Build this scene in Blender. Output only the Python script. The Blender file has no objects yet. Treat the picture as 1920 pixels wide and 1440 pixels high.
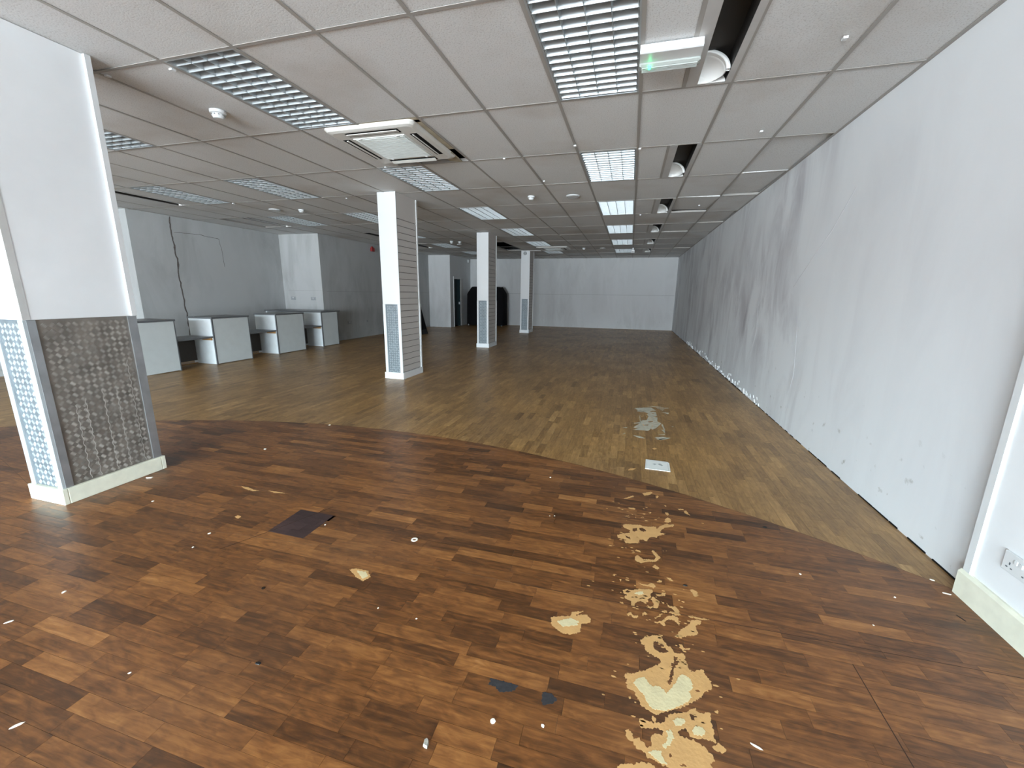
import bpy, bmesh, math, random
import numpy as np
from mathutils import Matrix, Vector, noise
from mathutils.geometry import tessellate_polygon
random.seed(7)
S = bpy.context.scene
COL = S.collection
H = 2.8226                      # height of the suspended ceiling

# ------------------------------------------------------------------ camera
F, YAW, PIT, ROL = 768.9976, -0.27332165, -0.21767132, 0.01327641
CAM = Vector((0.03809, -3.50212, H - 1.43977))
cy, sy, cp, sp, cr, sr = math.cos(YAW), math.sin(YAW), math.cos(PIT), math.sin(PIT), math.cos(ROL), math.sin(ROL)
fw = Vector((sy*cp, cy*cp, sp)); r0 = Vector((cy, -sy, 0)); u0 = r0.cross(fw)
rt = r0*cr + u0*sr; up = -r0*sr + u0*cr
cam = bpy.data.objects.new('camera', bpy.data.cameras.new('camera'))
m4 = Matrix((rt, up, -fw)).transposed().to_4x4(); m4.translation = CAM
cam.matrix_world = m4
cam.data.sensor_width = 36; cam.data.lens = F/1920*36
cam.data.clip_start = 0.02; cam.data.clip_end = 200
COL.objects.link(cam); S.camera = cam

# ------------------------------------------------------------------ light
S.view_settings.view_transform = 'Standard'; S.view_settings.look = 'None'
S.view_settings.gamma = 1; S.view_settings.use_curve_mapping = False
S.view_settings.exposure = 3.05
W = bpy.data.worlds.new('World'); S.world = W; W.use_nodes = True
nt = W.node_tree; nt.nodes.clear()
def N(t, typ, **kw):
    n = t.nodes.new(typ)
    for k, v in kw.items(): setattr(n, k, v)
    return n
tc = N(nt, 'ShaderNodeTexCoord'); sx = N(nt, 'ShaderNodeSeparateXYZ'); rp = N(nt, 'ShaderNodeValToRGB')
bg = N(nt, 'ShaderNodeBackground'); wo = N(nt, 'ShaderNodeOutputWorld')
mr = N(nt, 'ShaderNodeMapRange'); mr.inputs['From Min'].default_value = -1; mr.inputs['From Max'].default_value = 1
nt.links.new(tc.outputs['Generated'], sx.inputs[0]); nt.links.new(sx.outputs['Z'], mr.inputs['Value'])
nt.links.new(mr.outputs[0], rp.inputs[0]); nt.links.new(rp.outputs[0], bg.inputs[0]); nt.links.new(bg.outputs[0], wo.inputs[0])
# pavement, the fronts across the street, overcast sky
stops = [(0.0, (.52,.57,.61)), (.49, (.52,.57,.61)), (.505, (.36,.38,.41)), (.53, (.42,.46,.50)), (.552, (.76,.94,1.03)), (1.0, (.64,.86,1.02))]
el = rp.color_ramp.elements
el[0].position, el[0].color = stops[0][0], (*stops[0][1], 1); el[1].position, el[1].color = stops[-1][0], (*stops[-1][1], 1)
for p, c in stops[1:-1]:
    e = el.new(p); e.color = (*c, 1)
bg.inputs[1].default_value = 10.0
S.cycles.max_bounces = 10; S.cycles.diffuse_bounces = 7; S.cycles.glossy_bounces = 4
S.cycles.sample_clamp_indirect = 6.0
S.cycles.use_denoising = True
# the openings of the shopfront guide the sky light in
WINDOWS = [(-6.9, -4.4), (-4.0, -1.4), (-1.1, 1.5)]
YF, ZT, ZB = -11.9, 2.68, 0.08
for a, b in WINDOWS:
    l = bpy.data.lights.new('window_daylight', 'AREA'); l.shape = 'RECTANGLE'; l.size = b-a; l.size_y = ZT-ZB
    l.cycles.is_portal = True; l.energy = 1
    o = bpy.data.objects.new('window_daylight', l); o.location = ((a+b)/2, YF-.08, (ZT+ZB)/2)
    o.rotation_euler = (math.radians(90), 0, 0)       # shines towards +Y
    COL.objects.link(o)

# ------------------------------------------------------------------ materials
def srgb(r, g, b):
    f = lambda c: ((c/255+.055)/1.055)**2.4 if c > 10 else c/255/12.92
    return (f(r), f(g), f(b), 1)
MATS = {}
def mat(name, col, rough=.6, metal=0, spec=.5, noise_amt=0, nscale=8, bump=0, bscale=60, stretch=(1, 1, 1), emit=None):
    m = bpy.data.materials.new(name); m.use_nodes = True; t = m.node_tree
    b = t.nodes['Principled BSDF']; b.inputs['Roughness'].default_value = rough; b.inputs['Metallic'].default_value = metal
    b.inputs['Specular IOR Level'].default_value = spec; b.inputs['Base Color'].default_value = col
    g = N(t, 'ShaderNodeNewGeometry'); mp = N(t, 'ShaderNodeMapping'); mp.inputs['Scale'].default_value = stretch
    t.links.new(g.outputs['Position'], mp.inputs[0])
    if noise_amt:
        n = N(t, 'ShaderNodeTexNoise'); n.inputs['Scale'].default_value = nscale; n.inputs['Detail'].default_value = 5
        t.links.new(mp.outputs[0], n.inputs['Vector'])
        r = N(t, 'ShaderNodeMapRange'); r.inputs['From Min'].default_value = .3; r.inputs['From Max'].default_value = .7
        r.inputs['To Min'].default_value = 1-noise_amt; r.inputs['To Max'].default_value = 1+noise_amt*.4
        t.links.new(n.outputs['Fac'], r.inputs['Value'])
        mx = N(t, 'ShaderNodeVectorMath', operation='SCALE'); mx.inputs[0].default_value = col[:3]
        t.links.new(r.outputs[0], mx.inputs['Scale']); t.links.new(mx.outputs[0], b.inputs['Base Color'])
    if bump:
        n2 = N(t, 'ShaderNodeTexNoise'); n2.inputs['Scale'].default_value = bscale; n2.inputs['Detail'].default_value = 3
        t.links.new(mp.outputs[0], n2.inputs['Vector'])
        bp = N(t, 'ShaderNodeBump'); bp.inputs['Strength'].default_value = bump; bp.inputs['Distance'].default_value = .002
        t.links.new(n2.outputs['Fac'], bp.inputs['Height']); t.links.new(bp.outputs[0], b.inputs['Normal'])
    if emit:
        b.inputs['Emission Color'].default_value = emit[0]; b.inputs['Emission Strength'].default_value = emit[1]
    MATS[name] = m
    return m

def ramp(t, stops):
    r = N(t, 'ShaderNodeValToRGB'); e = r.color_ramp.elements
    e[0].position, e[0].color = stops[0]; e[1].position, e[1].color = stops[-1]
    for p, c in stops[1:-1]:
        x = e.new(p); x.color = c
    return r

def plank_mat(name, stops, along, haze, haze_amt, rough):
    """printed oak strips: a tone per strip, grain along the strip, a dusty film in soft patches"""
    m = bpy.data.materials.new(name); m.use_nodes = True; t = m.node_tree; L = t.links.new
    b = t.nodes['Principled BSDF']
    at = N(t, 'ShaderNodeAttribute', attribute_name='tone'); g = N(t, 'ShaderNodeNewGeometry')
    off = N(t, 'ShaderNodeVectorMath', operation='SCALE'); off.inputs[0].default_value = (37, 53, 91); L(at.outputs['Fac'], off.inputs['Scale'])
    ad = N(t, 'ShaderNodeVectorMath', operation='ADD'); L(g.outputs['Position'], ad.inputs[0]); L(off.outputs[0], ad.inputs[1])
    mp = N(t, 'ShaderNodeMapping'); mp.inputs['Scale'].default_value = (5, 60, 1) if along == 'x' else (60, 5, 1)
    L(ad.outputs[0], mp.inputs[0])
    n = N(t, 'ShaderNodeTexNoise'); n.inputs['Scale'].default_value = 1.0; n.inputs['Detail'].default_value = 6; n.inputs['Roughness'].default_value = .65
    n.inputs['Distortion'].default_value = .6
    L(mp.outputs[0], n.inputs['Vector'])
    mp2 = N(t, 'ShaderNodeMapping'); mp2.inputs['Scale'].default_value = (9, 24, 1) if along == 'x' else (24, 9, 1)
    L(ad.outputs[0], mp2.inputs[0])
    n2 = N(t, 'ShaderNodeTexNoise'); n2.inputs['Scale'].default_value = 1.0; n2.inputs['Detail'].default_value = 3; n2.inputs['Distortion'].default_value = 1.5
    L(mp2.outputs[0], n2.inputs['Vector'])
    s1 = N(t, 'ShaderNodeMath', operation='MULTIPLY_ADD'); L(n.outputs['Fac'], s1.inputs[0]); s1.inputs[1].default_value = .95; s1.inputs[2].default_value = -.475
    s2 = N(t, 'ShaderNodeMath', operation='MULTIPLY_ADD'); L(n2.outputs['Fac'], s2.inputs[0]); s2.inputs[1].default_value = .7; s2.inputs[2].default_value = -.35
    a1 = N(t, 'ShaderNodeMath', operation='ADD'); L(s1.outputs[0], a1.inputs[0]); L(s2.outputs[0], a1.inputs[1])
    a2 = N(t, 'ShaderNodeMath', operation='ADD'); L(a1.outputs[0], a2.inputs[0]); L(at.outputs['Fac'], a2.inputs[1])
    r = ramp(t, stops); L(a2.outputs[0], r.inputs[0])
    n3 = N(t, 'ShaderNodeTexNoise'); n3.inputs['Scale'].default_value = .9; n3.inputs['Detail'].default_value = 4
    L(g.outputs['Position'], n3.inputs['Vector'])
    mr_ = N(t, 'ShaderNodeMapRange'); mr_.inputs['From Min'].default_value = .42; mr_.inputs['From Max'].default_value = .68; mr_.inputs['To Max'].default_value = haze_amt
    L(n3.outputs['Fac'], mr_.inputs['Value'])
    mx = N(t, 'ShaderNodeMix', data_type='RGBA'); L(mr_.outputs[0], mx.inputs['Factor']); L(r.outputs[0], mx.inputs['A']); mx.inputs['B'].default_value = haze
    L(mx.outputs['Result'], b.inputs['Base Color'])
    rr = N(t, 'ShaderNodeMapRange'); rr.inputs['To Min'].default_value = rough-.07; rr.inputs['To Max'].default_value = rough+.12
    L(n3.outputs['Fac'], rr.inputs['Value']); L(rr.outputs[0], b.inputs['Roughness'])
    b.inputs['Specular IOR Level'].default_value = .5
    bp = N(t, 'ShaderNodeBump'); bp.inputs['Strength'].default_value = .12; bp.inputs['Distance'].default_value = .001
    L(n.outputs['Fac'], bp.inputs['Height']); L(bp.outputs[0], b.inputs['Normal'])
    MATS[name] = m
    return m
DARKW = plank_mat('dark oak strip', [(0, srgb(50, 30, 13)), (.3, srgb(87, 53, 24)), (.55, srgb(122, 77, 38)), (.8, srgb(152, 101, 53)), (1, srgb(176, 126, 74))], 'x', srgb(92, 74, 62), .28, .36)
LIGHTW = plank_mat('light oak strip', [(0, srgb(104, 73, 36)), (.3, srgb(136, 101, 55)), (.55, srgb(162, 124, 72)), (.8, srgb(184, 144, 88)), (1, srgb(204, 166, 110))], 'y', srgb(98, 80, 65), .35, .36)
PURPW = plank_mat('purple brown strip', [(0, srgb(38, 26, 26)), (.5, srgb(62, 44, 44)), (1, srgb(80, 60, 57))], 'x', srgb(100, 84, 80), .2, .4)

def plaster_mat(name, col, streak, damp, sy0=0, sy1=1, mould=0):
    """painted plaster with vertical damp streaks between sy0 and sy1 along the wall"""
    m = bpy.data.materials.new(name); m.use_nodes = True; t = m.node_tree; L = t.links.new
    b = t.nodes['Principled BSDF']; b.inputs['Roughness'].default_value = .75; b.inputs['Specular IOR Level'].default_value = .3
    g = N(t, 'ShaderNodeNewGeometry')
    mp = N(t, 'ShaderNodeMapping'); mp.inputs['Scale'].default_value = (3, 2.1, .75); L(g.outputs['Position'], mp.inputs[0])
    n = N(t, 'ShaderNodeTexNoise'); n.inputs['Scale'].default_value = 1; n.inputs['Detail'].default_value = 7; n.inputs['Roughness'].default_value = .62; n.inputs['Distortion'].default_value = .7
    L(mp.outputs[0], n.inputs['Vector'])
    n2 = N(t, 'ShaderNodeTexNoise'); n2.inputs['Scale'].default_value = .55; n2.inputs['Detail'].default_value = 3; L(g.outputs['Position'], n2.inputs['Vector'])
    sp_ = N(t, 'ShaderNodeSeparateXYZ'); L(g.outputs['Position'], sp_.inputs[0])
    env = N(t, 'ShaderNodeMapRange', interpolation_type='SMOOTHSTEP'); env.inputs['From Min'].default_value = sy0; env.inputs['From Max'].default_value = sy1
    env.inputs['To Min'].default_value = .12; L(sp_.outputs['Y'], env.inputs['Value'])
    st = N(t, 'ShaderNodeMapRange'); st.inputs['From Min'].default_value = .4; st.inputs['From Max'].default_value = .72; L(n.outputs['Fac'], st.inputs['Value'])
    st2 = N(t, 'ShaderNodeMapRange'); st2.inputs['From Min'].default_value = .35; st2.inputs['From Max'].default_value = .6; L(n2.outputs['Fac'], st2.inputs['Value'])
    a = N(t, 'ShaderNodeMath', operation='MULTIPLY'); L(st.outputs[0], a.inputs[0]); L(st2.outputs[0], a.inputs[1])
    c = N(t, 'ShaderNodeMath', operation='MULTIPLY'); L(a.outputs[0], c.inputs[0]); L(env.outputs[0], c.inputs[1])
    d = N(t, 'ShaderNodeMath', operation='MULTIPLY'); L(c.outputs[0], d.inputs[0]); d.inputs[1].default_value = streak; d.use_clamp = True
    mx = N(t, 'ShaderNodeMix', data_type='RGBA'); mx.inputs['A'].default_value = col; mx.inputs['B'].default_value = damp; L(d.outputs[0], mx.inputs['Factor'])
    last = mx.outputs['Result']
    if mould:
        n4 = N(t, 'ShaderNodeTexNoise'); n4.inputs['Scale'].default_value = 11; n4.inputs['Detail'].default_value = 5; L(g.outputs['Position'], n4.inputs['Vector'])
        q = N(t, 'ShaderNodeMapRange'); q.inputs['From Min'].default_value = .66; q.inputs['From Max'].default_value = .74; q.inputs['To Max'].default_value = mould
        L(n4.outputs['Fac'], q.inputs['Value'])
        z = N(t, 'ShaderNodeMapRange'); z.inputs['From Min'].default_value = .75; z.inputs['From Max'].default_value = .15; L(sp_.outputs['Z'], z.inputs['Value'])
        zz = N(t, 'ShaderNodeMath', operation='MULTIPLY'); L(q.outputs[0], zz.inputs[0]); L(z.outputs[0], zz.inputs[1])
        mx2 = N(t, 'ShaderNodeMix', data_type='RGBA'); mx2.inputs['B'].default_value = srgb(120, 118, 100); L(last, mx2.inputs['A']); L(zz.outputs[0], mx2.inputs['Factor'])
        last = mx2.outputs['Result']
    L(last, b.inputs['Base Color'])
    bp = N(t, 'ShaderNodeBump'); bp.inputs['Strength'].default_value = .12; bp.inputs['Distance'].default_value = .002
    L(n.outputs['Fac'], bp.inputs['Height']); L(bp.outputs[0], b.inputs['Normal'])
    MATS[name] = m
    return m
WALLR = plaster_mat('damp stained plaster', srgb(224, 228, 231), 1.0, srgb(166, 165, 171), -.9, 3.0, .6)
WALLB = plaster_mat('back plaster', srgb(208, 211, 212), .3, srgb(140, 140, 138), 0, 1, .2)
WALLL = plaster_mat('shaded left plaster', srgb(180, 183, 183), .5, srgb(128, 128, 126), 0, 1, .5)  # same wall paint, the left side's shade put into a darker base colour

def tile_mat():
    m = bpy.data.materials.new('mineral fibre tile'); m.use_nodes = True; t = m.node_tree; L = t.links.new
    b = t.nodes['Principled BSDF']; b.inputs['Roughness'].default_value = .9; b.inputs['Specular IOR Level'].default_value = .15
    g = N(t, 'ShaderNodeNewGeometry')
    v = N(t, 'ShaderNodeTexNoise'); v.inputs['Scale'].default_value = 110; v.inputs['Detail'].default_value = 2; L(g.outputs['Position'], v.inputs['Vector'])
    r = ramp(t, [(0, srgb(174, 175, 174)), (.36, srgb(198, 199, 198)), (.46, srgb(214, 216, 216)), (1, srgb(218, 220, 220))]); L(v.outputs['Fac'], r.inputs[0])
    n = N(t, 'ShaderNodeTexNoise'); n.inputs['Scale'].default_value = .8; n.inputs['Detail'].default_value = 5; L(g.outputs['Position'], n.inputs['Vector'])
    q = N(t, 'ShaderNodeMapRange'); q.inputs['From Min'].default_value = .52; q.inputs['From Max'].default_value = .75; q.inputs['To Max'].default_value = .55; L(n.outputs['Fac'], q.inputs['Value'])
    mx = N(t, 'ShaderNodeMix', data_type='RGBA'); L(r.outputs[0], mx.inputs['A']); mx.inputs['B'].default_value = srgb(172, 162, 150); L(q.outputs[0], mx.inputs['Factor'])
    L(mx.outputs['Result'], b.inputs['Base Color'])
    bp = N(t, 'ShaderNodeBump'); bp.inputs['Strength'].default_value = .3; bp.inputs['Distance'].default_value = .002
    L(v.outputs['Fac'], bp.inputs['Height']); L(bp.outputs[0], b.inputs['Normal'])
    return m
TILE = tile_mat()
TBAR = mat('painted grid bar', srgb(160, 157, 152), .5)
BLACK = mat('black void', srgb(22, 21, 20), .9, spec=.2)
DARKV = mat('plenum brown', srgb(20, 18, 17), .95, spec=.1)
WHITE = mat('white paint', srgb(228, 231, 233), .45, noise_amt=.05, nscale=3)
WHITEG = mat('gloss white', srgb(214, 217, 218), .35)
CREAM = mat('cream gloss skirting', srgb(226, 226, 208), .4, noise_amt=.10, nscale=14)
PANEL = mat('slatboard face', srgb(198, 194, 190), .55)
GROOVE = mat('slatboard groove', srgb(96, 90, 86), .7)
ALU = mat('louvre aluminium', srgb(186, 193, 196), .45, metal=.5)
ALUTRIM = mat('aluminium angle', srgb(176, 180, 184), .38, metal=.7, noise_amt=.18, nscale=9)
TREADR = mat('tarnished tread plate', srgb(134, 128, 121), .45, metal=.35, noise_amt=.35, nscale=10)
TREADF = mat('bright tread plate', srgb(112, 122, 128), .45, metal=.3, noise_amt=.3, nscale=14)
BARR = mat('worn tread bars', srgb(182, 177, 170), .35, metal=.4, noise_amt=.5, nscale=7)
BARF = mat('polished tread bars', srgb(196, 204, 206), .35, metal=.2)
TREADT = mat('bright angle', srgb(186, 194, 198), .35, metal=.3)
TUBE = mat('unlit tube glass', srgb(214, 214, 210), .2)
SCOOP = mat('white lamp reflector', srgb(238, 240, 238), .25)
BAFFLE = mat('trough interior', srgb(34, 31, 28), .6)
TRIMG = mat('grey painted steel', srgb(190, 190, 188), .45, noise_amt=.06)
ACW = mat('aged white plastic', srgb(214, 214, 209), .4, noise_amt=.05)
ACG = mat('grille white', srgb(218, 224, 222), .4, noise_amt=.12, nscale=12, stretch=(.4, 3, 1))
UNITW = mat('pale grey laminate', srgb(196, 202, 202), .4, noise_amt=.04)
UNITS = mat('white laminate side', srgb(216, 222, 224), .45, noise_amt=.06)
UNITG = mat('graphite laminate', srgb(94, 96, 98), .35)
PINE = mat('raw pine batten', srgb(170, 128, 78), .7, noise_amt=.25, nscale=8, stretch=(2, 20, 20))
CLOTH = mat('black cloth', srgb(18, 18, 20), .9, spec=.15, bump=.5, bscale=120)
RED = mat('red plastic', srgb(150, 22, 22), .35)
SOCKG = mat('grey socket plate', srgb(150, 154, 156), .45)
PINK = mat('dark pin slot', srgb(92, 100, 106), .6)
SCREED = mat('bare screed', srgb(190, 186, 168), .8, noise_amt=.2, nscale=25)
TAN = mat('torn vinyl backing', srgb(204, 160, 102), .8, noise_amt=.10, nscale=16, bump=.4, bscale=90)
PALE = mat('pale vinyl foam', srgb(214, 202, 160), .8, noise_amt=.10, nscale=22, bump=.4, bscale=90)
SMUDGE = mat('dark smudge', srgb(48, 48, 51), .75, noise_amt=.4, nscale=60)
PAPER = mat('white card', srgb(232, 236, 232), .6)
PRINT = mat('faint grey print', srgb(176, 184, 182), .6)
CHIPM = mat('plaster chip', srgb(238, 232, 220), .7)
STONE = mat('pale grey pebble', srgb(176, 174, 164), .6, noise_amt=.3, nscale=120)
TEAL = mat('dark teal door paint', srgb(24, 48, 54), .35)
CRACK = mat('crack grime', srgb(104, 98, 94), .9, noise_amt=.4, nscale=30)
CRACKL = mat('plaster crack shade', srgb(202, 204, 208), .9)
LED = mat('green lamp', srgb(20, 180, 110), .4, emit=(srgb(40, 230, 140), 2.2))
LENS = mat('prismatic lens', srgb(158, 164, 160), .2)
RUBBER = mat('black slot', srgb(14, 14, 14), .6)

# ------------------------------------------------------------------ mesh helpers
class MB:
    def __init__(self): self.v, self.f, self.t = [], [], []
    def box(self, x0, y0, z0, x1, y1, z1, tone=0.5):
        n = len(self.v)
        self.v += [(x0,y0,z0),(x1,y0,z0),(x1,y1,z0),(x0,y1,z0),(x0,y0,z1),(x1,y0,z1),(x1,y1,z1),(x0,y1,z1)]
        self.f += [(n,n+3,n+2,n+1),(n+4,n+5,n+6,n+7),(n,n+1,n+5,n+4),(n+1,n+2,n+6,n+5),(n+2,n+3,n+7,n+6),(n+3,n,n+4,n+7)]
        self.t += [tone]*6
        return self
    def prism(self, pts, z0, z1, tone=0.5, bottom=True):
        """pts: a ccw outline in x,y"""
        n = len(self.v); k = len(pts)
        self.v += [(p[0],p[1],z0) for p in pts]+[(p[0],p[1],z1) for p in pts]
        if bottom: self.f.append(tuple(n+i for i in reversed(range(k)))); self.t.append(tone)
        self.f.append(tuple(n+k+i for i in range(k))); self.t.append(tone)
        for i in range(k):
            j = (i+1) % k; self.f.append((n+i,n+j,n+k+j,n+k+i)); self.t.append(tone)
        return self
    def ext(self, prof, axis, a, b):
        """extrude a closed profile along an axis; prof holds the two other coordinates in order"""
        n = len(self.v); k = len(prof)
        def P(p, s): return (s,p[0],p[1]) if axis == 'x' else (p[0],s,p[1]) if axis == 'y' else (p[0],p[1],s)
        self.v += [P(p,a) for p in prof]+[P(p,b) for p in prof]
        self.f += [tuple(n+i for i in range(k)), tuple(n+k+i for i in reversed(range(k)))]
        for i in range(k):
            j = (i+1) % k; self.f.append((n+i,n+k+i,n+k+j,n+j))
        self.t += [.5]*(k+2)
        return self
    def lathe(self, prof, seg=24, c=(0,0,0), axis='z'):
        n = len(self.v); k = len(prof)
        for i in range(seg):
            a = 2*math.pi*i/seg
            for r, z in prof:
                p = (r*math.cos(a), r*math.sin(a), z)
                if axis == 'y': p = (p[0], z, p[1])
                if axis == 'x': p = (z, p[0], p[1])
                self.v.append((p[0]+c[0], p[1]+c[1], p[2]+c[2]))
        for i in range(seg):
            j = (i+1) % seg
            for q in range(k-1): self.f.append((n+i*k+q, n+j*k+q, n+j*k+q+1, n+i*k+q+1)); self.t.append(.5)
        return self
    def build(self, name, m, parent=None, smooth=False, bevel=0, loc=None, fix=False):
        me = bpy.data.meshes.new(name); me.from_pydata(self.v, [], self.f); me.materials.append(m)
        at = me.attributes.new('tone', 'FLOAT', 'FACE'); at.data.foreach_set('value', self.t[:len(self.f)]+[.5]*(len(self.f)-len(self.t)))
        if fix:
            b = bmesh.new(); b.from_mesh(me); bmesh.ops.remove_doubles(b, verts=b.verts, dist=1e-5); bmesh.ops.recalc_face_normals(b, faces=b.faces); b.to_mesh(me); b.free()
        if smooth: me.polygons.foreach_set('use_smooth', [True]*len(me.polygons))
        o = bpy.data.objects.new(name, me); COL.objects.link(o)
        if parent: o.parent = parent
        if loc: o.location = loc
        if bevel:
            md = o.modifiers.new('bevel', 'BEVEL'); md.width = bevel; md.segments = 2; md.limit_method = 'ANGLE'
        return o
def tag(o, label=None, cat=None, group=None, kind=None):
    if label: o['label'] = label
    if cat: o['category'] = cat
    if group: o['group'] = group
    if kind: o['kind'] = kind
    return o
def empty(name, loc=(0,0,0), rz=0):
    o = bpy.data.objects.new(name, None); o.location = loc; o.rotation_euler.z = rz; o.empty_display_size = .1
    COL.objects.link(o); return o
def copy_tree(o, parent=None):
    c = o.copy(); COL.objects.link(c)
    if parent: c.parent = parent
    for ch in list(KIDS.get(o.name, [])):
        copy_tree(ch, c)
    return c
KIDS = {}
def index_kids(root):
    KIDS[root.name] = [o for o in COL.objects if o.parent == root]
    for k in KIDS[root.name]: index_kids(k)
def struct(o): o['kind'] = 'structure'; return o

# ------------------------------------------------------------------ floor
CX, CYY, CR = -2.25, -6.79, 6.79          # the dark floor is a great round patch in front
def left_x(y): return -9.4 if y < 2.35 else -9.1 if y < 5.87 else -7.85 if y < 12.0 else -6.92
floor = struct(MB().box(-9.6, -12.2, -.12, 1.9, 14.4, -.006).build('floor', mat('dark adhesive bed', srgb(60, 44, 30), .9)))
def on_disc(x, y): return (x-CX)**2+(y-CYY)**2 < CR*CR
def clip_disc(poly):
    out = []
    for i in range(len(poly)):
        a, b = poly[i], poly[(i+1) % len(poly)]
        ia, ib = on_disc(*a), on_disc(*b)
        if ia: out.append(a)
        if ia != ib:
            dx, dy = b[0]-a[0], b[1]-a[1]; ex, ey = a[0]-CX, a[1]-CYY
            A = dx*dx+dy*dy; B = 2*(dx*ex+dy*ey); Cc = ex*ex+ey*ey-CR*CR; D = math.sqrt(max(B*B-4*A*Cc, 0))
            for t in ((-B-D)/(2*A), (-B+D)/(2*A)):
                if 0 <= t <= 1: out.append((a[0]+dx*t, a[1]+dy*t)); break
    return out
def px(x, y, z):
    d = Vector((x, y, z))-CAM; w = d.dot(fw)
    if w < .05: return None
    return 960+F*d.dot(rt)/w, 720-F*d.dot(up)/w
def area_px(poly):
    ps = [px(x, y, 0) for x, y in poly]
    if any(p is None for p in ps): return 0
    cx_ = sum(p[0] for p in ps)/len(ps); cy_ = sum(p[1] for p in ps)/len(ps)
    if not (-20 < cx_ < 1940 and -20 < cy_ < 1460): return 0
    return abs(sum(ps[i][0]*ps[(i+1) % len(ps)][1]-ps[(i+1) % len(ps)][0]*ps[i][1] for i in range(len(ps))))/2
strips = []                               # (area, poly, dark?, tone)
PW = .0645; G = .0004
y = -12.0
row = 0
while y < .02:
    x = -9.4-random.random()*.3
    while x < 1.66:
        L = random.choice((.2, .26, .32, .36, .42)); x1 = min(x+L, 1.66)
        if x1-x > .02:
            p = [(x+G, y+G), (x1-G, y+G), (x1-G, y+PW-G), (x+G, y+PW-G)]
            ins = [on_disc(*q) for q in p]
            if all(ins): pass
            elif any(ins): p = clip_disc(p)
            else: p = None
            if p and len(p) > 2: strips.append((area_px(p), p, True, min(.95, max(.05, random.gauss(.5, .12)))))
        x += L
    y += PW; row += 1
x = 1.70-PW*math.ceil(11.1/PW)
while x < 1.70:
    y = -12.0-random.random()*.3
    while y < 14.2:
        L = random.choice((.24, .3, .36, .42)); y1 = min(y+L, 14.2); ym = (y+y1)/2
        p = [(x+G, y+G), (x+PW-G, y+G), (x+PW-G, y1-G), (x+G, y1-G)]
        if x+PW > left_x(ym) and not all(on_disc(*q) for q in p):
            strips.append((0, p, False, min(.95, max(.05, random.gauss(.5, .10)))))
        y += L
    x += PW
dark = sorted([s for s in strips if s[2]], key=lambda s: -s[0]); light = [s for s in strips if not s[2]]
for s in dark[:300]:
    MB().prism(s[1], -.005, 0, s[3]).build('plank', DARKW, floor)
mb = MB()
for s in dark[300:]: mb.prism(s[1], -.005, 0, s[3], bottom=False)
tag(mb.build('plank', DARKW, floor), kind='stuff', label='remaining dark printed oak strips')
mb = MB()
for s in light: mb.prism(s[1], -.0065, -.0012, s[3], bottom=False)
tag(mb.build('plank', LIGHTW, floor), kind='stuff', label='lighter oak strips laid the other way')

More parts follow.
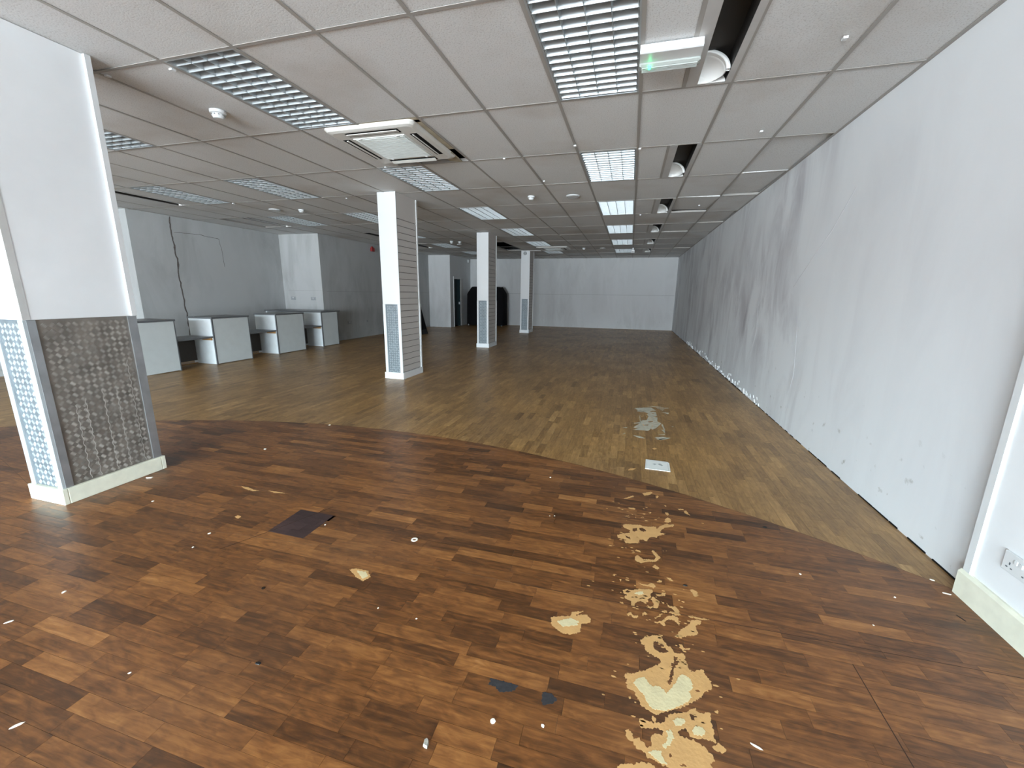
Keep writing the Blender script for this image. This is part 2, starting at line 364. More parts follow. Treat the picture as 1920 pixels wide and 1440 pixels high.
POLYS = {'tan':[[[(0.0923,-1.1197),(0.108,-1.1045),(0.1608,-1.0987),(0.1925,-1.089),(0.2053,-1.1006),(0.2443,-1.0968),(0.2811,-1.0825),(0.2902,-1.1051),(0.3129,-1.0676),(0.3522,-1.0244),(0.3721,-1.034),(0.3912,-1.0229),(0.3919,-1.0434),(0.3647,-1.062),(0.3381,-1.0752),(0.3151,-1.1124),(0.3032,-1.1406),(0.338,-1.1446),(0.2907,-1.1829),(0.2846,-1.2035),(0.255,-1.2032),(0.2341,-1.2328),(0.2258,-1.2582),(0.2016,-1.2473),(0.1842,-1.2572),(0.1787,-1.2905),(0.1445,-1.3009),(0.1104,-1.3113),(0.1002,-1.2919),(0.1149,-1.2783),(0.0949,-1.2707),(0.0674,-1.2698),(0.0615,-1.2434),(0.0939,-1.2143),(0.1295,-1.1986),(0.1345,-1.1676),(0.1086,-1.1556),(0.0954,-1.1445)],[(0.1501,-1.1429),(0.1735,-1.1307),(0.1757,-1.16),(0.1602,-1.1746),(0.1474,-1.1687)],[(0.1865,-1.1267),(0.2049,-1.116),(0.2297,-1.1435),(0.2113,-1.1639),(0.1912,-1.1503)],[(0.1044,-1.235),(0.1347,-1.2446),(0.1372,-1.267),(0.1197,-1.2585)]],
[[(0.3448,-0.9839),(0.3637,-0.9451),(0.3809,-0.9619),(0.3807,-0.9944),(0.3584,-1.0119),(0.3405,-1.0068)]],
[[(0.3519,-0.8862),(0.3715,-0.8802),(0.3747,-0.908),(0.3627,-0.923)]],
[[(0.2163,-0.6543),(0.2757,-0.6077),(0.2904,-0.6173),(0.2674,-0.6593),(0.2306,-0.6844)]],
[[(0.0923,-0.7743),(0.104,-0.7574),(0.1519,-0.7088),(0.1579,-0.7205),(0.1161,-0.7669)]],
[[(0.4352,-0.8133),(0.4694,-0.8027),(0.4733,-0.8171),(0.4453,-0.8221)]],
[[(0.4744,-0.8309),(0.4893,-0.8204),(0.5036,-0.8797),(0.4745,-0.8543)]],
[[(0.161,-1.361),(0.187,-1.3615),(0.1914,-1.3768),(0.168,-1.3715)]],
[[(0.1605,-1.4229),(0.1722,-1.4073),(0.2038,-1.4376),(0.2314,-1.4253),(0.2538,-1.4302),(0.2691,-1.398),(0.2486,-1.347),(0.2585,-1.3356),(0.2756,-1.3637),(0.294,-1.3984),(0.2624,-1.4393),(0.226,-1.4503),(0.1916,-1.4722),(0.1669,-1.4643),(0.1579,-1.4475)]],
[[(0.117,-0.8933),(0.1455,-0.8906),(0.1682,-0.8896),(0.1624,-0.9094),(0.1341,-0.9061)]],
[[(0.1158,-0.2664),(0.133,-0.2339),(0.1785,-0.2196),(0.1539,-0.2598),(0.1193,-0.2832)]],
[[(0.1483,0.3056),(0.1924,0.3149),(0.1722,0.294)]],
[[(0.326,0.2913),(0.355,0.324),(0.3729,0.2946),(0.3441,0.2624)]],
[[(0.3051,-0.6816),(0.3214,-0.6562),(0.3262,-0.6751),(0.313,-0.6993)]],
[[(0.3534,-0.7896),(0.3678,-0.7852),(0.3635,-0.805)]],
[[(0.2485,-0.9181),(0.2653,-0.9129),(0.2618,-0.9313)]],
[[(0.102,-1.7159),(0.1155,-1.6987),(0.1395,-1.6994),(0.1532,-1.6953),(0.1739,-1.6796),(0.1944,-1.6766),(0.2254,-1.6657),(0.2381,-1.6698),(0.2345,-1.6891),(0.2274,-1.6989),(0.2281,-1.7215),(0.2159,-1.7376),(0.2152,-1.7574),(0.2017,-1.7711),(0.1857,-1.7614),(0.1725,-1.7654),(0.1575,-1.782),(0.1557,-1.7992),(0.1443,-1.8026),(0.1411,-1.7893),(0.1395,-1.7728),(0.1262,-1.7694),(0.1112,-1.7616),(0.111,-1.7466),(0.1193,-1.739),(0.1056,-1.7304)],[(0.1139,-1.7123),(0.1258,-1.7046),(0.1378,-1.7078),(0.1259,-1.7217),(0.1157,-1.7211)]],
[[(0.1712,-1.6333),(0.1885,-1.6391),(0.2198,-1.6351),(0.2342,-1.6198),(0.2462,-1.6217),(0.2538,-1.6411),(0.2463,-1.6541),(0.2262,-1.6468),(0.1952,-1.648)]],
[[(0.2593,-1.604),(0.2744,-1.5826),(0.2847,-1.5852),(0.282,-1.5999)]],
[[(0.3095,-1.555),(0.3222,-1.55),(0.3427,-1.5733),(0.3273,-1.5723)]],
[[(0.2477,-1.6928),(0.2746,-1.6873),(0.2821,-1.6748),(0.2958,-1.6691),(0.296,-1.6885),(0.2738,-1.7002)]],
[[(0.4108,-1.6152),(0.4251,-1.6072),(0.4429,-1.6212),(0.4439,-1.6492),(0.4264,-1.6584),(0.4214,-1.6355)]],
[[(0.2259,-1.7346),(0.2401,-1.7129),(0.2525,-1.7266),(0.2662,-1.7421),(0.2557,-1.7834),(0.2396,-1.7882),(0.2201,-1.7964),(0.2043,-1.7917),(0.2368,-1.7796),(0.2396,-1.7549)]],
[[(0.2715,-1.7357),(0.2871,-1.7431),(0.2833,-1.7514)]],
[[(0.2954,-1.7406),(0.3116,-1.7572),(0.3343,-1.7504),(0.3438,-1.7663),(0.3435,-1.7848),(0.3515,-1.7959),(0.3413,-1.8056),(0.3018,-1.7995),(0.3089,-1.7882),(0.3309,-1.7862),(0.317,-1.7673),(0.3018,-1.7602)]],
[[(0.2673,-1.8007),(0.284,-1.7865),(0.2959,-1.7944),(0.2825,-1.8066)]],
[[(0.1205,-1.8605),(0.1363,-1.8445),(0.152,-1.8645),(0.1678,-1.8553),(0.1677,-1.8664),(0.1519,-1.8755),(0.1363,-1.8603),(0.1269,-1.872)]],
[[(0.1867,-1.8496),(0.1953,-1.8236),(0.2122,-1.8353)]],
[[(0.2395,-1.8515),(0.2631,-1.8178),(0.2742,-1.8145),(0.2588,-1.837)]],
[[(0.2492,-1.8703),(0.2733,-1.8502),(0.2938,-1.8221),(0.3194,-1.81),(0.3397,-1.8216),(0.3383,-1.8648),(0.3228,-1.8397),(0.2955,-1.8392),(0.2755,-1.8624),(0.2819,-1.8775),(0.2753,-1.8857)]],
[[(0.3824,-1.7933),(0.4043,-1.789),(0.47,-1.7914),(0.4509,-1.7992),(0.4147,-1.8014),(0.3876,-1.8007)]],
[[(0.3913,-1.8192),(0.42,-1.8063),(0.4343,-1.8107),(0.4254,-1.8304),(0.4057,-1.8447),(0.4058,-1.8654),(0.4116,-1.886),(0.3889,-1.9046),(0.3654,-1.9097),(0.3496,-1.9223),(0.3368,-1.9339),(0.3114,-1.9297),(0.3273,-1.9151),(0.3382,-1.8937),(0.3552,-1.8723),(0.3828,-1.8389)]],
[[(0.2457,-1.4848),(0.2595,-1.4649),(0.2822,-1.4861),(0.2685,-1.5024)]],
[[(0.0494,-1.6103),(0.0602,-1.6071),(0.057,-1.6196)]],
[[(0.0827,-1.6348),(0.0933,-1.6316),(0.0902,-1.6521)]],
[[(0.0885,-1.7954),(0.1033,-1.791),(0.1068,-1.802),(0.0969,-1.8025)]],
[[(0.3277,-1.9671),(0.3376,-1.9661),(0.3429,-1.9812),(0.3683,-1.9773),(0.3618,-1.9847),(0.3361,-1.9923),(0.3261,-1.9825)]],
[[(0.1759,-1.9928),(0.1962,-1.9628),(0.2216,-1.9533),(0.2415,-1.9455),(0.2604,-1.9529),(0.27,-1.972),(0.2821,-1.9898),(0.2928,-1.9902),(0.2997,-2.0021),(0.3061,-2.0173),(0.3355,-2.0103),(0.346,-2.0206),(0.3385,-2.041),(0.3465,-2.0483),(0.3486,-2.0731),(0.359,-2.0886),(0.3808,-2.0729),(0.4039,-2.0661),(0.4048,-2.0842),(0.4182,-2.0982),(0.4216,-2.1206),(0.4205,-2.1408),(0.386,-2.1676),(0.379,-2.1833),(0.345,-2.2146),(0.3075,-2.2438),(0.2644,-2.2692),(0.2386,-2.2818),(0.2219,-2.2967),(0.2019,-2.2901),(0.1724,-2.2759),(0.1658,-2.2569),(0.1541,-2.2443),(0.1494,-2.2293),(0.125,-2.2225),(0.1211,-2.2008),(0.1247,-2.1851),(0.1121,-2.1799),(0.117,-2.1694),(0.1575,-2.1514),(0.1987,-2.1238),(0.252,-2.0796),(0.2478,-2.0646),(0.2224,-2.0523),(0.2068,-2.0468),(0.1939,-2.0335),(0.192,-2.0096),(0.1783,-2.0101)],[(0.2256,-1.9852),(0.2425,-1.9766),(0.2634,-1.9883),(0.2731,-2.0031),(0.2827,-2.0158),(0.2632,-2.0301),(0.2448,-2.0287),(0.2293,-2.0195),(0.2261,-2.003)],[(0.299,-2.0379),(0.315,-2.0331),(0.3079,-2.0533),(0.3244,-2.0419),(0.3027,-2.0805),(0.2932,-2.102),(0.2912,-2.1239),(0.2812,-2.1534),(0.2727,-2.1689),(0.2668,-2.1518),(0.2748,-2.1436),(0.2827,-2.1082),(0.2923,-2.0835),(0.288,-2.0753),(0.2997,-2.059)],[(0.3575,-2.1636),(0.3689,-2.1574),(0.3772,-2.1647),(0.365,-2.1683)]],
[[(0.1654,-2.3271),(0.1747,-2.3219),(0.1884,-2.3253),(0.2066,-2.3273),(0.2275,-2.3199),(0.246,-2.3132),(0.2493,-2.2999),(0.2643,-2.2829),(0.2789,-2.2736),(0.3002,-2.2673),(0.3221,-2.2557),(0.3349,-2.2442),(0.3526,-2.2324),(0.3576,-2.2452),(0.3689,-2.2458),(0.3973,-2.2374),(0.3962,-2.2641),(0.3991,-2.3041),(0.3943,-2.3193),(0.3999,-2.3358),(0.3852,-2.3356),(0.3641,-2.335),(0.3463,-2.3403),(0.325,-2.3397),(0.3139,-2.3244),(0.3085,-2.3142),(0.2892,-2.3293),(0.2842,-2.3355),(0.2939,-2.3465),(0.3132,-2.3477),(0.3342,-2.3506),(0.3587,-2.3567),(0.3692,-2.3688),(0.3821,-2.3778),(0.3851,-2.3957),(0.3695,-2.4044),(0.3755,-2.4163),(0.3728,-2.4544),(0.2682,-2.4755),(0.2502,-2.4531),(0.2421,-2.4518),(0.2218,-2.4477),(0.2013,-2.4413),(0.1845,-2.44),(0.1807,-2.4285),(0.1614,-2.4255),(0.1463,-2.4124),(0.1331,-2.4052),(0.1219,-2.3948),(0.1239,-2.3756),(0.133,-2.3694),(0.1398,-2.3803),(0.1464,-2.399),(0.1598,-2.3905),(0.1729,-2.398),(0.1898,-2.4129),(0.2011,-2.4008),(0.1999,-2.3765),(0.2117,-2.3615),(0.2273,-2.3592),(0.2382,-2.3606),(0.235,-2.3429),(0.2219,-2.3385),(0.2056,-2.3492),(0.1875,-2.3522),(0.1694,-2.3539),(0.1673,-2.3437)],[(0.247,-2.4154),(0.256,-2.4085),(0.2615,-2.4174),(0.2548,-2.4225)],[(0.3282,-2.2616),(0.3418,-2.2614),(0.3538,-2.2641),(0.3346,-2.2823)],[(0.2783,-2.4352),(0.2933,-2.4287),(0.3008,-2.4336),(0.2841,-2.4385)]],
[[(0.1,-2.4915),(0.1124,-2.4818),(0.1313,-2.4752),(0.1502,-2.4727),(0.1672,-2.4596),(0.1882,-2.4555),(0.2005,-2.46),(0.2084,-2.4653),(0.2111,-2.4922),(0.0949,-2.5263)]],
[[(0.3844,-2.3524),(0.396,-2.3458),(0.4065,-2.3338),(0.4118,-2.3389),(0.421,-2.345),(0.4231,-2.3552),(0.4133,-2.3634),(0.3971,-2.3628)]],
[[(0.205,-2.313),(0.2112,-2.3024),(0.22,-2.311),(0.216,-2.3221),(0.2092,-2.3216)]],
[[(0.1301,-2.2564),(0.1374,-2.2514),(0.1374,-2.2625),(0.1326,-2.2639)]],
[[(0.4127,-2.2264),(0.423,-2.2195),(0.4265,-2.2249),(0.4184,-2.2325)]],
[[(-0.1997,-1.9767),(-0.1504,-1.954),(-0.1166,-1.9439),(-0.1141,-1.919),(-0.0634,-1.8972),(-0.0946,-1.9333),(-0.0498,-1.9159),(-0.0306,-1.934),(-0.0313,-1.9575),(-0.0664,-1.9756),(-0.0669,-2.0202),(-0.1026,-2.0452),(-0.1357,-2.0479),(-0.1606,-2.0335),(-0.186,-2.0189)]],
[[(-1.2405,-1.9595),(-1.2122,-1.9423),(-1.1453,-1.9393),(-1.104,-1.977),(-1.1229,-2.0149),(-1.1718,-1.9975)]],
[[(-2.2401,-1.739),(-2.2381,-1.7186),(-2.2081,-1.7226),(-2.1963,-1.7514)]],
[[(-2.5718,-1.402),(-2.4997,-1.4057),(-2.4396,-1.4212),(-2.387,-1.4217),(-2.4226,-1.4411),(-2.514,-1.4273)]],
[[(-2.3269,-1.403),(-2.2469,-1.3948),(-2.1861,-1.4006),(-2.2589,-1.4151)]]],
'pale':[[[(0.153,-1.7161),(0.1735,-1.6996),(0.1974,-1.6925),(0.197,-1.7081),(0.1732,-1.7229)]],
[[(0.1459,-2.1963),(0.1622,-2.174),(0.1875,-2.1606),(0.1968,-2.1784),(0.2109,-2.1914),(0.2354,-2.1842),(0.2539,-2.1956),(0.2601,-2.2076),(0.2789,-2.1798),(0.2956,-2.1549),(0.3082,-2.1248),(0.3246,-2.1095),(0.3461,-2.1136),(0.3568,-2.1426),(0.3552,-2.1544),(0.338,-2.179),(0.3471,-2.1981),(0.3207,-2.227),(0.2839,-2.2533),(0.2482,-2.274),(0.2206,-2.2796),(0.2026,-2.2722),(0.1916,-2.2572),(0.1807,-2.2283),(0.1641,-2.2166)]],
[[(0.2719,-2.3007),(0.2868,-2.2864),(0.3096,-2.2847),(0.3131,-2.2935),(0.3001,-2.3095),(0.2795,-2.3155)]],
[[(0.33,-2.3173),(0.3408,-2.3023),(0.3637,-2.2956),(0.3709,-2.3053),(0.3663,-2.3206),(0.3478,-2.3295),(0.333,-2.3282)]],
[[(0.2507,-2.3407),(0.2643,-2.3367),(0.2702,-2.3558),(0.2606,-2.3789),(0.2464,-2.3962),(0.2356,-2.3972),(0.2341,-2.3889),(0.2503,-2.373)]],
[[(0.1893,-2.4259),(0.2089,-2.4159),(0.2284,-2.4102),(0.2335,-2.4277),(0.2447,-2.445),(0.2301,-2.4473),(0.2098,-2.4388)]],
[[(-0.1679,-1.9906),(-0.1151,-1.9553),(-0.0792,-1.9641),(-0.082,-1.9878),(-0.1412,-2.0129)]],
[[(-1.2019,-1.9564),(-1.1507,-1.9494),(-1.1212,-1.974),(-1.1322,-2.0017)]]],
'bare':[[[(0.1836,1.6845),(0.3784,1.7819),(0.4353,1.6547),(0.3715,1.6211),(0.3631,1.5696),(0.4313,1.5801),(0.4306,1.4052),(0.3831,1.3727),(0.4328,1.3393),(0.4241,1.1874),(0.4623,1.1236),(0.396,0.9329),(0.3591,0.8657),(0.3407,0.9057),(0.317,0.8159),(0.1629,0.8019),(0.2179,0.875),(0.1633,0.8806),(0.2349,1.0492),(0.1499,1.0214),(0.2359,1.1001),(0.2666,1.1879),(0.3104,1.2022),(0.3386,1.3749),(0.318,1.4249),(0.3436,1.5033),(0.2297,1.574)],[(0.323,1.1542),(0.3745,1.1919),(0.3797,1.1523),(0.3286,1.1151)],[(0.2617,0.9939),(0.3258,1.0442),(0.317,0.9925)],[(0.374,1.5016),(0.4054,1.5238),(0.3954,1.4736)]],
[[(0.2063,1.5786),(0.3077,1.5754),(0.2754,1.5284),(0.2137,1.5442)]],
[[(0.4431,1.797),(0.6041,1.8312),(0.5858,1.7993),(0.4571,1.7628)]],
[[(0.2419,1.3998),(0.244,1.0773),(0.2352,1.0644),(0.2348,1.3406)]],
[[(0.4701,1.7162),(0.5331,1.7246),(0.5145,1.681)]],
[[(0.4748,1.1028),(0.4843,0.8928),(0.4737,0.8939),(0.459,1.073)]],
[[(0.3968,0.7114),(0.474,0.7533),(0.4668,0.7256)]],
[[(0.3756,0.5575),(0.5068,0.6558),(0.5212,0.6483),(0.4251,0.5576)]],
[[(0.332,1.8325),(0.5108,1.859),(0.4442,1.817)]],
[[(0.5605,1.0576),(0.5871,1.0518),(0.5705,1.0179)]],
[[(0.1619,0.6144),(0.2263,0.6144),(0.2756,0.5571),(0.2126,0.5609)]],
[[(0.3663,0.6186),(0.4447,0.6643),(0.494,0.6517),(0.4125,0.5536)]],
[[(0.0536,0.8448),(0.1015,0.8698),(0.0949,0.8349)]],
[[(0.0449,0.606),(0.0766,0.6719),(0.0835,0.6526)]],
[[(0.4938,1.6008),(0.5851,1.6011),(0.5647,1.5354)]],
[[(0.4473,0.8943),(0.4802,0.8914),(0.4759,0.7796)]]],
'smudge':[[[(-0.3593,-2.3529),(-0.3548,-2.3259),(-0.3172,-2.3259),(-0.2769,-2.3249),(-0.2495,-2.3276),(-0.2686,-2.3544),(-0.2979,-2.3665),(-0.3181,-2.3655),(-0.3283,-2.3545)]],
[[(-0.1621,-2.3553),(-0.1635,-2.3251),(-0.1353,-2.3219),(-0.1085,-2.3394),(-0.1238,-2.3588),(-0.1542,-2.3703)]]]}
def ragged(poly, amp, step=.0035):
    out = []
    for i in range(len(poly)):
        a, b = Vector(poly[i]), Vector(poly[(i+1) % len(poly)]); d = b-a; L = d.length
        k = max(1, min(30, int(L/step))); nrm = Vector((-d.y, d.x))/max(L, 1e-6)
        for j in range(k):
            p = a+d*(j/k)
            off = 0 if j == 0 else (noise.noise(Vector((p.x*150, p.y*150, 3)))+.6*noise.noise(Vector((p.x*420, p.y*420, 7))))*amp
            out.append(p+nrm*off)
    return out
def flat_patch(name, rings, z, m, amp, label, th=.0004):
    rs = [ragged(r, amp) for r in rings]
    tris = tessellate_polygon([[Vector((p.x, p.y, 0)) for p in r] for r in rs])
    vs = [(p.x, p.y, z+th) for r in rs for p in r]; nb = len(vs)
    vs2 = vs+[(p.x, p.y, z) for r in rs for p in r]
    mb = MB(); mb.v = vs2
    for t_ in tris:
        a, b, c = (Vector(vs[i]) for i in t_)
        mb.f.append(tuple(t_) if (b-a).cross(c-a).z > 0 else tuple(reversed(t_)))
    s0 = 0
    for r in rs:
        k = len(r)
        for i in range(k):
            j = (i+1) % k; mb.f.append((s0+i, s0+j, nb+s0+j, nb+s0+i))
        s0 += k
    o = mb.build(name, m, floor)
    if label: o['label'] = label
    return o
for r in POLYS['tan']: flat_patch('worn_patch', r, .0001, TAN, .0065, 'tan backing where the floor print has torn off')
for r in POLYS['pale']: flat_patch('worn_patch_core', r, .0006, PALE, .006, 'pale foam worn deepest inside a patch')
for r in POLYS['bare']: flat_patch('worn_patch', r, -.0010, SCREED, .005, 'grey screed bared through the lighter floor')
for r in POLYS['smudge']: flat_patch('scuff_mark', r, .0001, SMUDGE, .006, 'dark grey scuff')
fl = random.Random(11); mb = MB()
for (fx, fy, sp, n_) in ((.20, -.95, .16, 26), (.16, -1.35, .12, 20), (.22, -1.72, .14, 34), (.30, -1.95, .12, 30), (.24, -2.2, .14, 26), (.33, 1.2, .24, 30)):
    for _ in range(n_):
        x, y_, q = fl.gauss(fx, sp*.7), fl.gauss(fy, sp*.6), fl.uniform(.002, .006)
        k = 5; a0 = fl.random()*6
        mb.prism([(x+q*fl.uniform(.6, 1.5)*math.cos(a0+2*math.pi*t/k)*1.6, y_+q*math.sin(a0+2*math.pi*t/k)*.7) for t in range(k)], -.0008 if fy > 0 else .0001, .0005)
tag(mb.build('worn_fleck', TAN, floor, fix=True), kind='stuff', label='small torn flecks scattered round the worn patches')
# a replaced square of purple brown strips
mb = MB()
for k, yy in enumerate((-1.805, -1.741, -1.677, -1.612)):
    for a, b in ((-1.915, -1.80+.05*k), (-1.80+.05*k, -1.665)):
        mb.box(a+G, yy, .0001, b-G, yy+.0635, .0008, random.uniform(.25, .7))
tag(mb.build('repair_patch', PURPW, floor), label='purple brown square let into the dark floor')
# joints between the sheets
def line(name, pts, w, z, m, parent, label=None):
    mb = MB()
    for i in range(len(pts)-1):
        a, b = Vector(pts[i]), Vector(pts[i+1]); d = (b-a).normalized(); q = Vector((-d.y, d.x))*w/2
        mb.prism([(a-q)[:], (b-q)[:], (b+q)[:], (a+q)[:]], z, z+.0004)
    o = mb.build(name, m, parent)
    if label: o['label'] = label
    return o
SEAM = mat('floor joint', srgb(52, 34, 22), .8); SEAML = mat('lifted joint edge', srgb(98, 74, 52), .5)
line('floor_joint', [(.964, -1.874), (.962, -2.1), (.960, -2.6), (.96, -7.4)], .003, .0001, SEAM, floor)
line('floor_joint', [(-3.34, -1.99), (-2.83, -1.952), (-1.93, -1.872), (-1.40, -1.822), (-.94, -1.818), (-.42, -1.812)], .0016, .0001, SEAML, floor)
line('floor_joint', [(-.42, -1.812), (.47, -1.79), (1.64, -1.76)], .002, .0001, SEAM, floor)
line('floor_joint', [(-2.02, -2.02), (-1.90, -1.80), (-1.74, -1.46)], .003, .0009, SEAM, floor)
line('floor_joint', [(-2.59, -1.398), (-1.39, -1.378)], .0015, .0001, SEAM, floor)
line('floor_joint', [(-4.86, -1.60), (-3.76, -1.90)], .003, .0001, SEAML, floor)
pts = [(CX+CR*math.sin(a), CYY+CR*math.cos(a)) for a in [math.radians(-52+k*1.5) for k in range(60)]]
pts = [p for p in pts if p[0] < 1.70]
line('floor_joint', pts, .004, -.0006, SEAM, floor)

# ------------------------------------------------------------------ walls
ZW = 3.3
def wall(name, m, *boxes):
    mb = MB()
    for b in boxes: mb.box(*b)
    return struct(mb.build(name, m))
wr = wall('wall_right', WALLR, (1.716, -1.27, -.02, 1.90, 14.2, ZW))
wrn = wall('wall_right_front', WHITE, (1.660, -12.0, -.02, 1.90, -1.27, ZW))
wb = wall('wall_back', WALLB, (-6.92, 14.2, -.02, 1.90, 14.35, ZW))
wl = wall('wall_left', WALLL, (-8.0, 6.02, -.02, -7.85, 12.0, ZW), (-9.25, 5.87, -.02, -7.85, 6.02, ZW))
wl2 = wall('wall_left_recess', WALLL, (-9.25, 2.50, -.02, -9.10, 5.87, ZW))
wl3 = wall('wall_left_front', WALLL, (-9.55, -12.0, -.02, -9.40, 2.35, ZW), (-9.55, 2.35, -.02, -9.10, 2.50, ZW))
# the short wall and the door wall of the far left corner
wc = wall('wall_corner', WALLB, (-8.0, 12.0, -.02, -7.06, 12.15, ZW))
wd = wall('wall_door', WALLB, (-7.06, 12.0, -.02, -6.92, 12.36, ZW), (-7.06, 13.04, -.02, -6.92, 14.35, ZW), (-7.06, 12.36, 1.96, -6.92, 13.04, ZW))
# shopfront behind the camera: openings let the daylight in
fr = MB(); xs = [-9.55]+[v for w in WINDOWS for v in w]+[1.9]
fr.box(-9.55, -12.15, ZT, 1.9, -12.0, ZW); fr.box(-9.55, -12.15, -.02, 1.9, -12.0, ZB)
for k in range(0, len(xs), 2): fr.box(xs[k], -12.15, ZB, xs[k+1], -12.0, ZT)
struct(fr.build('wall_front', WHITE))
for k, (a, b) in enumerate(WINDOWS):
    w_ = empty('window_%d' % (k+1), ((a+b)/2, -12.07, ZB)); struct(w_)
    mb = MB(); h = ZT-ZB; L = (b-a)/2
    mb.box(-L, -.03, 0, L, .03, .05); mb.box(-L, -.03, h-.05, L, .03, h); mb.box(-L, -.03, .05, -L+.05, .03, h-.05); mb.box(L-.05, -.03, .05, L, .03, h-.05)
    mb.build('window_frame', ALUTRIM, w_)
    for q in range(1, max(1, round((b-a)/1.4))):
        xx = -L+(b-a)*q/max(1, round((b-a)/1.4)); MB().box(xx-.025, -.03, .05, xx+.025, .03, h-.05).build('mullion', ALUTRIM, w_)

# right wall: cracks, the crumbling foot, pier skirting and corner bead
def wall_line(name, pts, w, x, nx, m, parent, amp=.012, label=None):
    """a thin wandering strip on a wall of constant x; pts are (y, z)"""
    mb = MB(); P = []
    for i in range(len(pts)-1):
        a, b = Vector(pts[i]), Vector(pts[i+1]); k = max(2, int((b-a).length/.05))
        for j in range(k): P.append(a+(b-a)*(j/k))
    P.append(Vector(pts[-1]))
    P = [p+Vector((noise.noise(Vector((p.x*9, p.y*9, x))), noise.noise(Vector((p.y*9, p.x*9, x+5)))))*amp for p in P]
    n = len(P)
    for s in (0, 1):
        for i, p in enumerate(P):
            d = (P[min(i+1, n-1)]-P[max(i-1, 0)]).normalized(); q = Vector((-d.y, d.x))*w*(.35+.65*abs(noise.noise(Vector((i*.7, x, s)))))
            for sg in (-1, 1): mb.v.append((x+nx*(.0005+.0012*s), p.x+q.x*sg, p.y+q.y*sg))
    for i in range(n-1):
        o_ = 2*n
        mb.f.append((o_+2*i, o_+2*i+1, o_+2*i+3, o_+2*i+2)); mb.f.append((2*i, o_+2*i, o_+2*i+2, 2*i+2)); mb.f.append((2*i+1, 2*i+3, o_+2*i+3, o_+2*i+1))
    o = mb.build(name, m, parent, fix=True)
    if label: o['label'] = label
    return o
wall_line('crack', [(.66, 2.25), (.98, 1.97), (1.36, 1.72), (1.69, 1.49)], .007, 1.716, -1, CRACKL, wr)
wall_line('crack', [(1.50, 1.22), (1.42, 1.10), (1.31, .61), (1.34, .45)], .008, 1.716, -1, CRACKL, wr)
wall_line('crack', [(2.9, 1.35), (2.8, .9), (2.95, .55)], .007, 1.716, -1, CRACKL, wr)
WHT = mat('chalky plaster', srgb(226, 228, 228), .9)
mb = MB()
for k in range(110):
    yy = random.uniform(2.2, 9.5); s = random.uniform(.008, .028)
    z = abs(random.gauss(0, .05)); d = random.uniform(.004, .012)
    mb.ext([(yy-s, z), (yy+s*random.random(), z), (yy+s*.3, z+s*1.6)], 'x', 1.717, 1.7165-d)
tag(mb.build('flaking_plaster', WHT, wr, fix=True), kind='stuff', label='white flaking plaster along the foot of the wall')
mb = MB(); yy = -1.2
while yy < 14.1:
    L = random.uniform(.04, .25)
    if random.random() < .8: mb.box(1.711, yy, -.001, 1.7165, yy+L, random.uniform(.002, .007) if yy < 3 else random.uniform(.004, .012))
    yy += L+random.uniform(0, .1)
tag(mb.build('floor_gap', BLACK, wr), label='dark ragged gap between floor and wall', kind='stuff')
sk = struct(MB().ext([(1.638, 0), (1.66, 0), (1.66, .13), (1.650, .13), (1.638, .118)], 'y', -12.0, -1.255).build('baseboard_right', CREAM, fix=True))
struct(MB().box(1.650, -1.30, .125, 1.662, -1.262, H).build('trim_1', WHITEG))
# dado joint lines
DADO = mat('joint shade', srgb(150, 152, 152), .8)
struct(MB().box(-6.9, 14.194, 1.365, 1.70, 14.2, 1.373).build('trim_2', DADO))
struct(MB().box(-7.85, 6.03, 1.365, -7.844, 11.98, 1.373).build('trim_3', DADO))
struct(MB().box(-8.95, 5.864, 1.38, -7.86, 5.87, 1.386).build('trim_4', DADO))
# left recess: rough plaster scar and thin surface conduit
wall_line('plaster_scar', [(3.13, 2.82), (3.12, 2.45), (3.16, 2.0), (3.13, 1.66), (3.17, 1.2), (3.18, .78), (3.18, .3)], .028, -9.10, 1, CRACK, wl2, .03, 'brown ragged scar down the recess wall')
wall_line('conduit', [(3.17, 2.52), (3.7, 2.54), (4.15, 2.50), (4.19, 2.2), (4.2, 1.9)], .008, -9.10, 1, CRACK, wl2, .01)
mb = MB()
struct(MB().box(-7.845, 8.9, 0, -7.83, 11.95, .05).build('baseboard_left', DADO))

# door in the far corner
d = empty('door_1', (-6.92, 12.36, 0)); struct(d)
MB().box(-.15, -.05, 0, .02, 0, 2.02).build('door_frame', WHITEG, d)
MB().box(-.15, .68, 0, .02, .93, 1.96).build('door_frame', TRIMG, d)
MB().box(-.15, 0, 1.93, .02, .68, 1.98).build('door_frame', WHITEG, d)
lf = MB().ext([(-.02, .66), (-.09, .655), (-.42, .30), (-.39, .27)], 'z', .01, 1.92).build('door_leaf', TEAL, d, fix=True)
MB().box(-.06, .60, .9, .015, .64, 1.0).build('door_handle', ALU, lf)
MB().ext([(-.02, .668), (-.02, .675), (-.10, .66), (-.10, .65)], 'z', .3, 1.7).build('edge_strip', TRIMG, lf, fix=True)
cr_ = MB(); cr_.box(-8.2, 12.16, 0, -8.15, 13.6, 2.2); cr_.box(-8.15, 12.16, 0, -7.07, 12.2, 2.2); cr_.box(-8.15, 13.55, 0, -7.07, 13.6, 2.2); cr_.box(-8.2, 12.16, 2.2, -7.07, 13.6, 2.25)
struct(cr_.build('wall_passage', mat('dim passage paint', srgb(70, 84, 90), .8)))

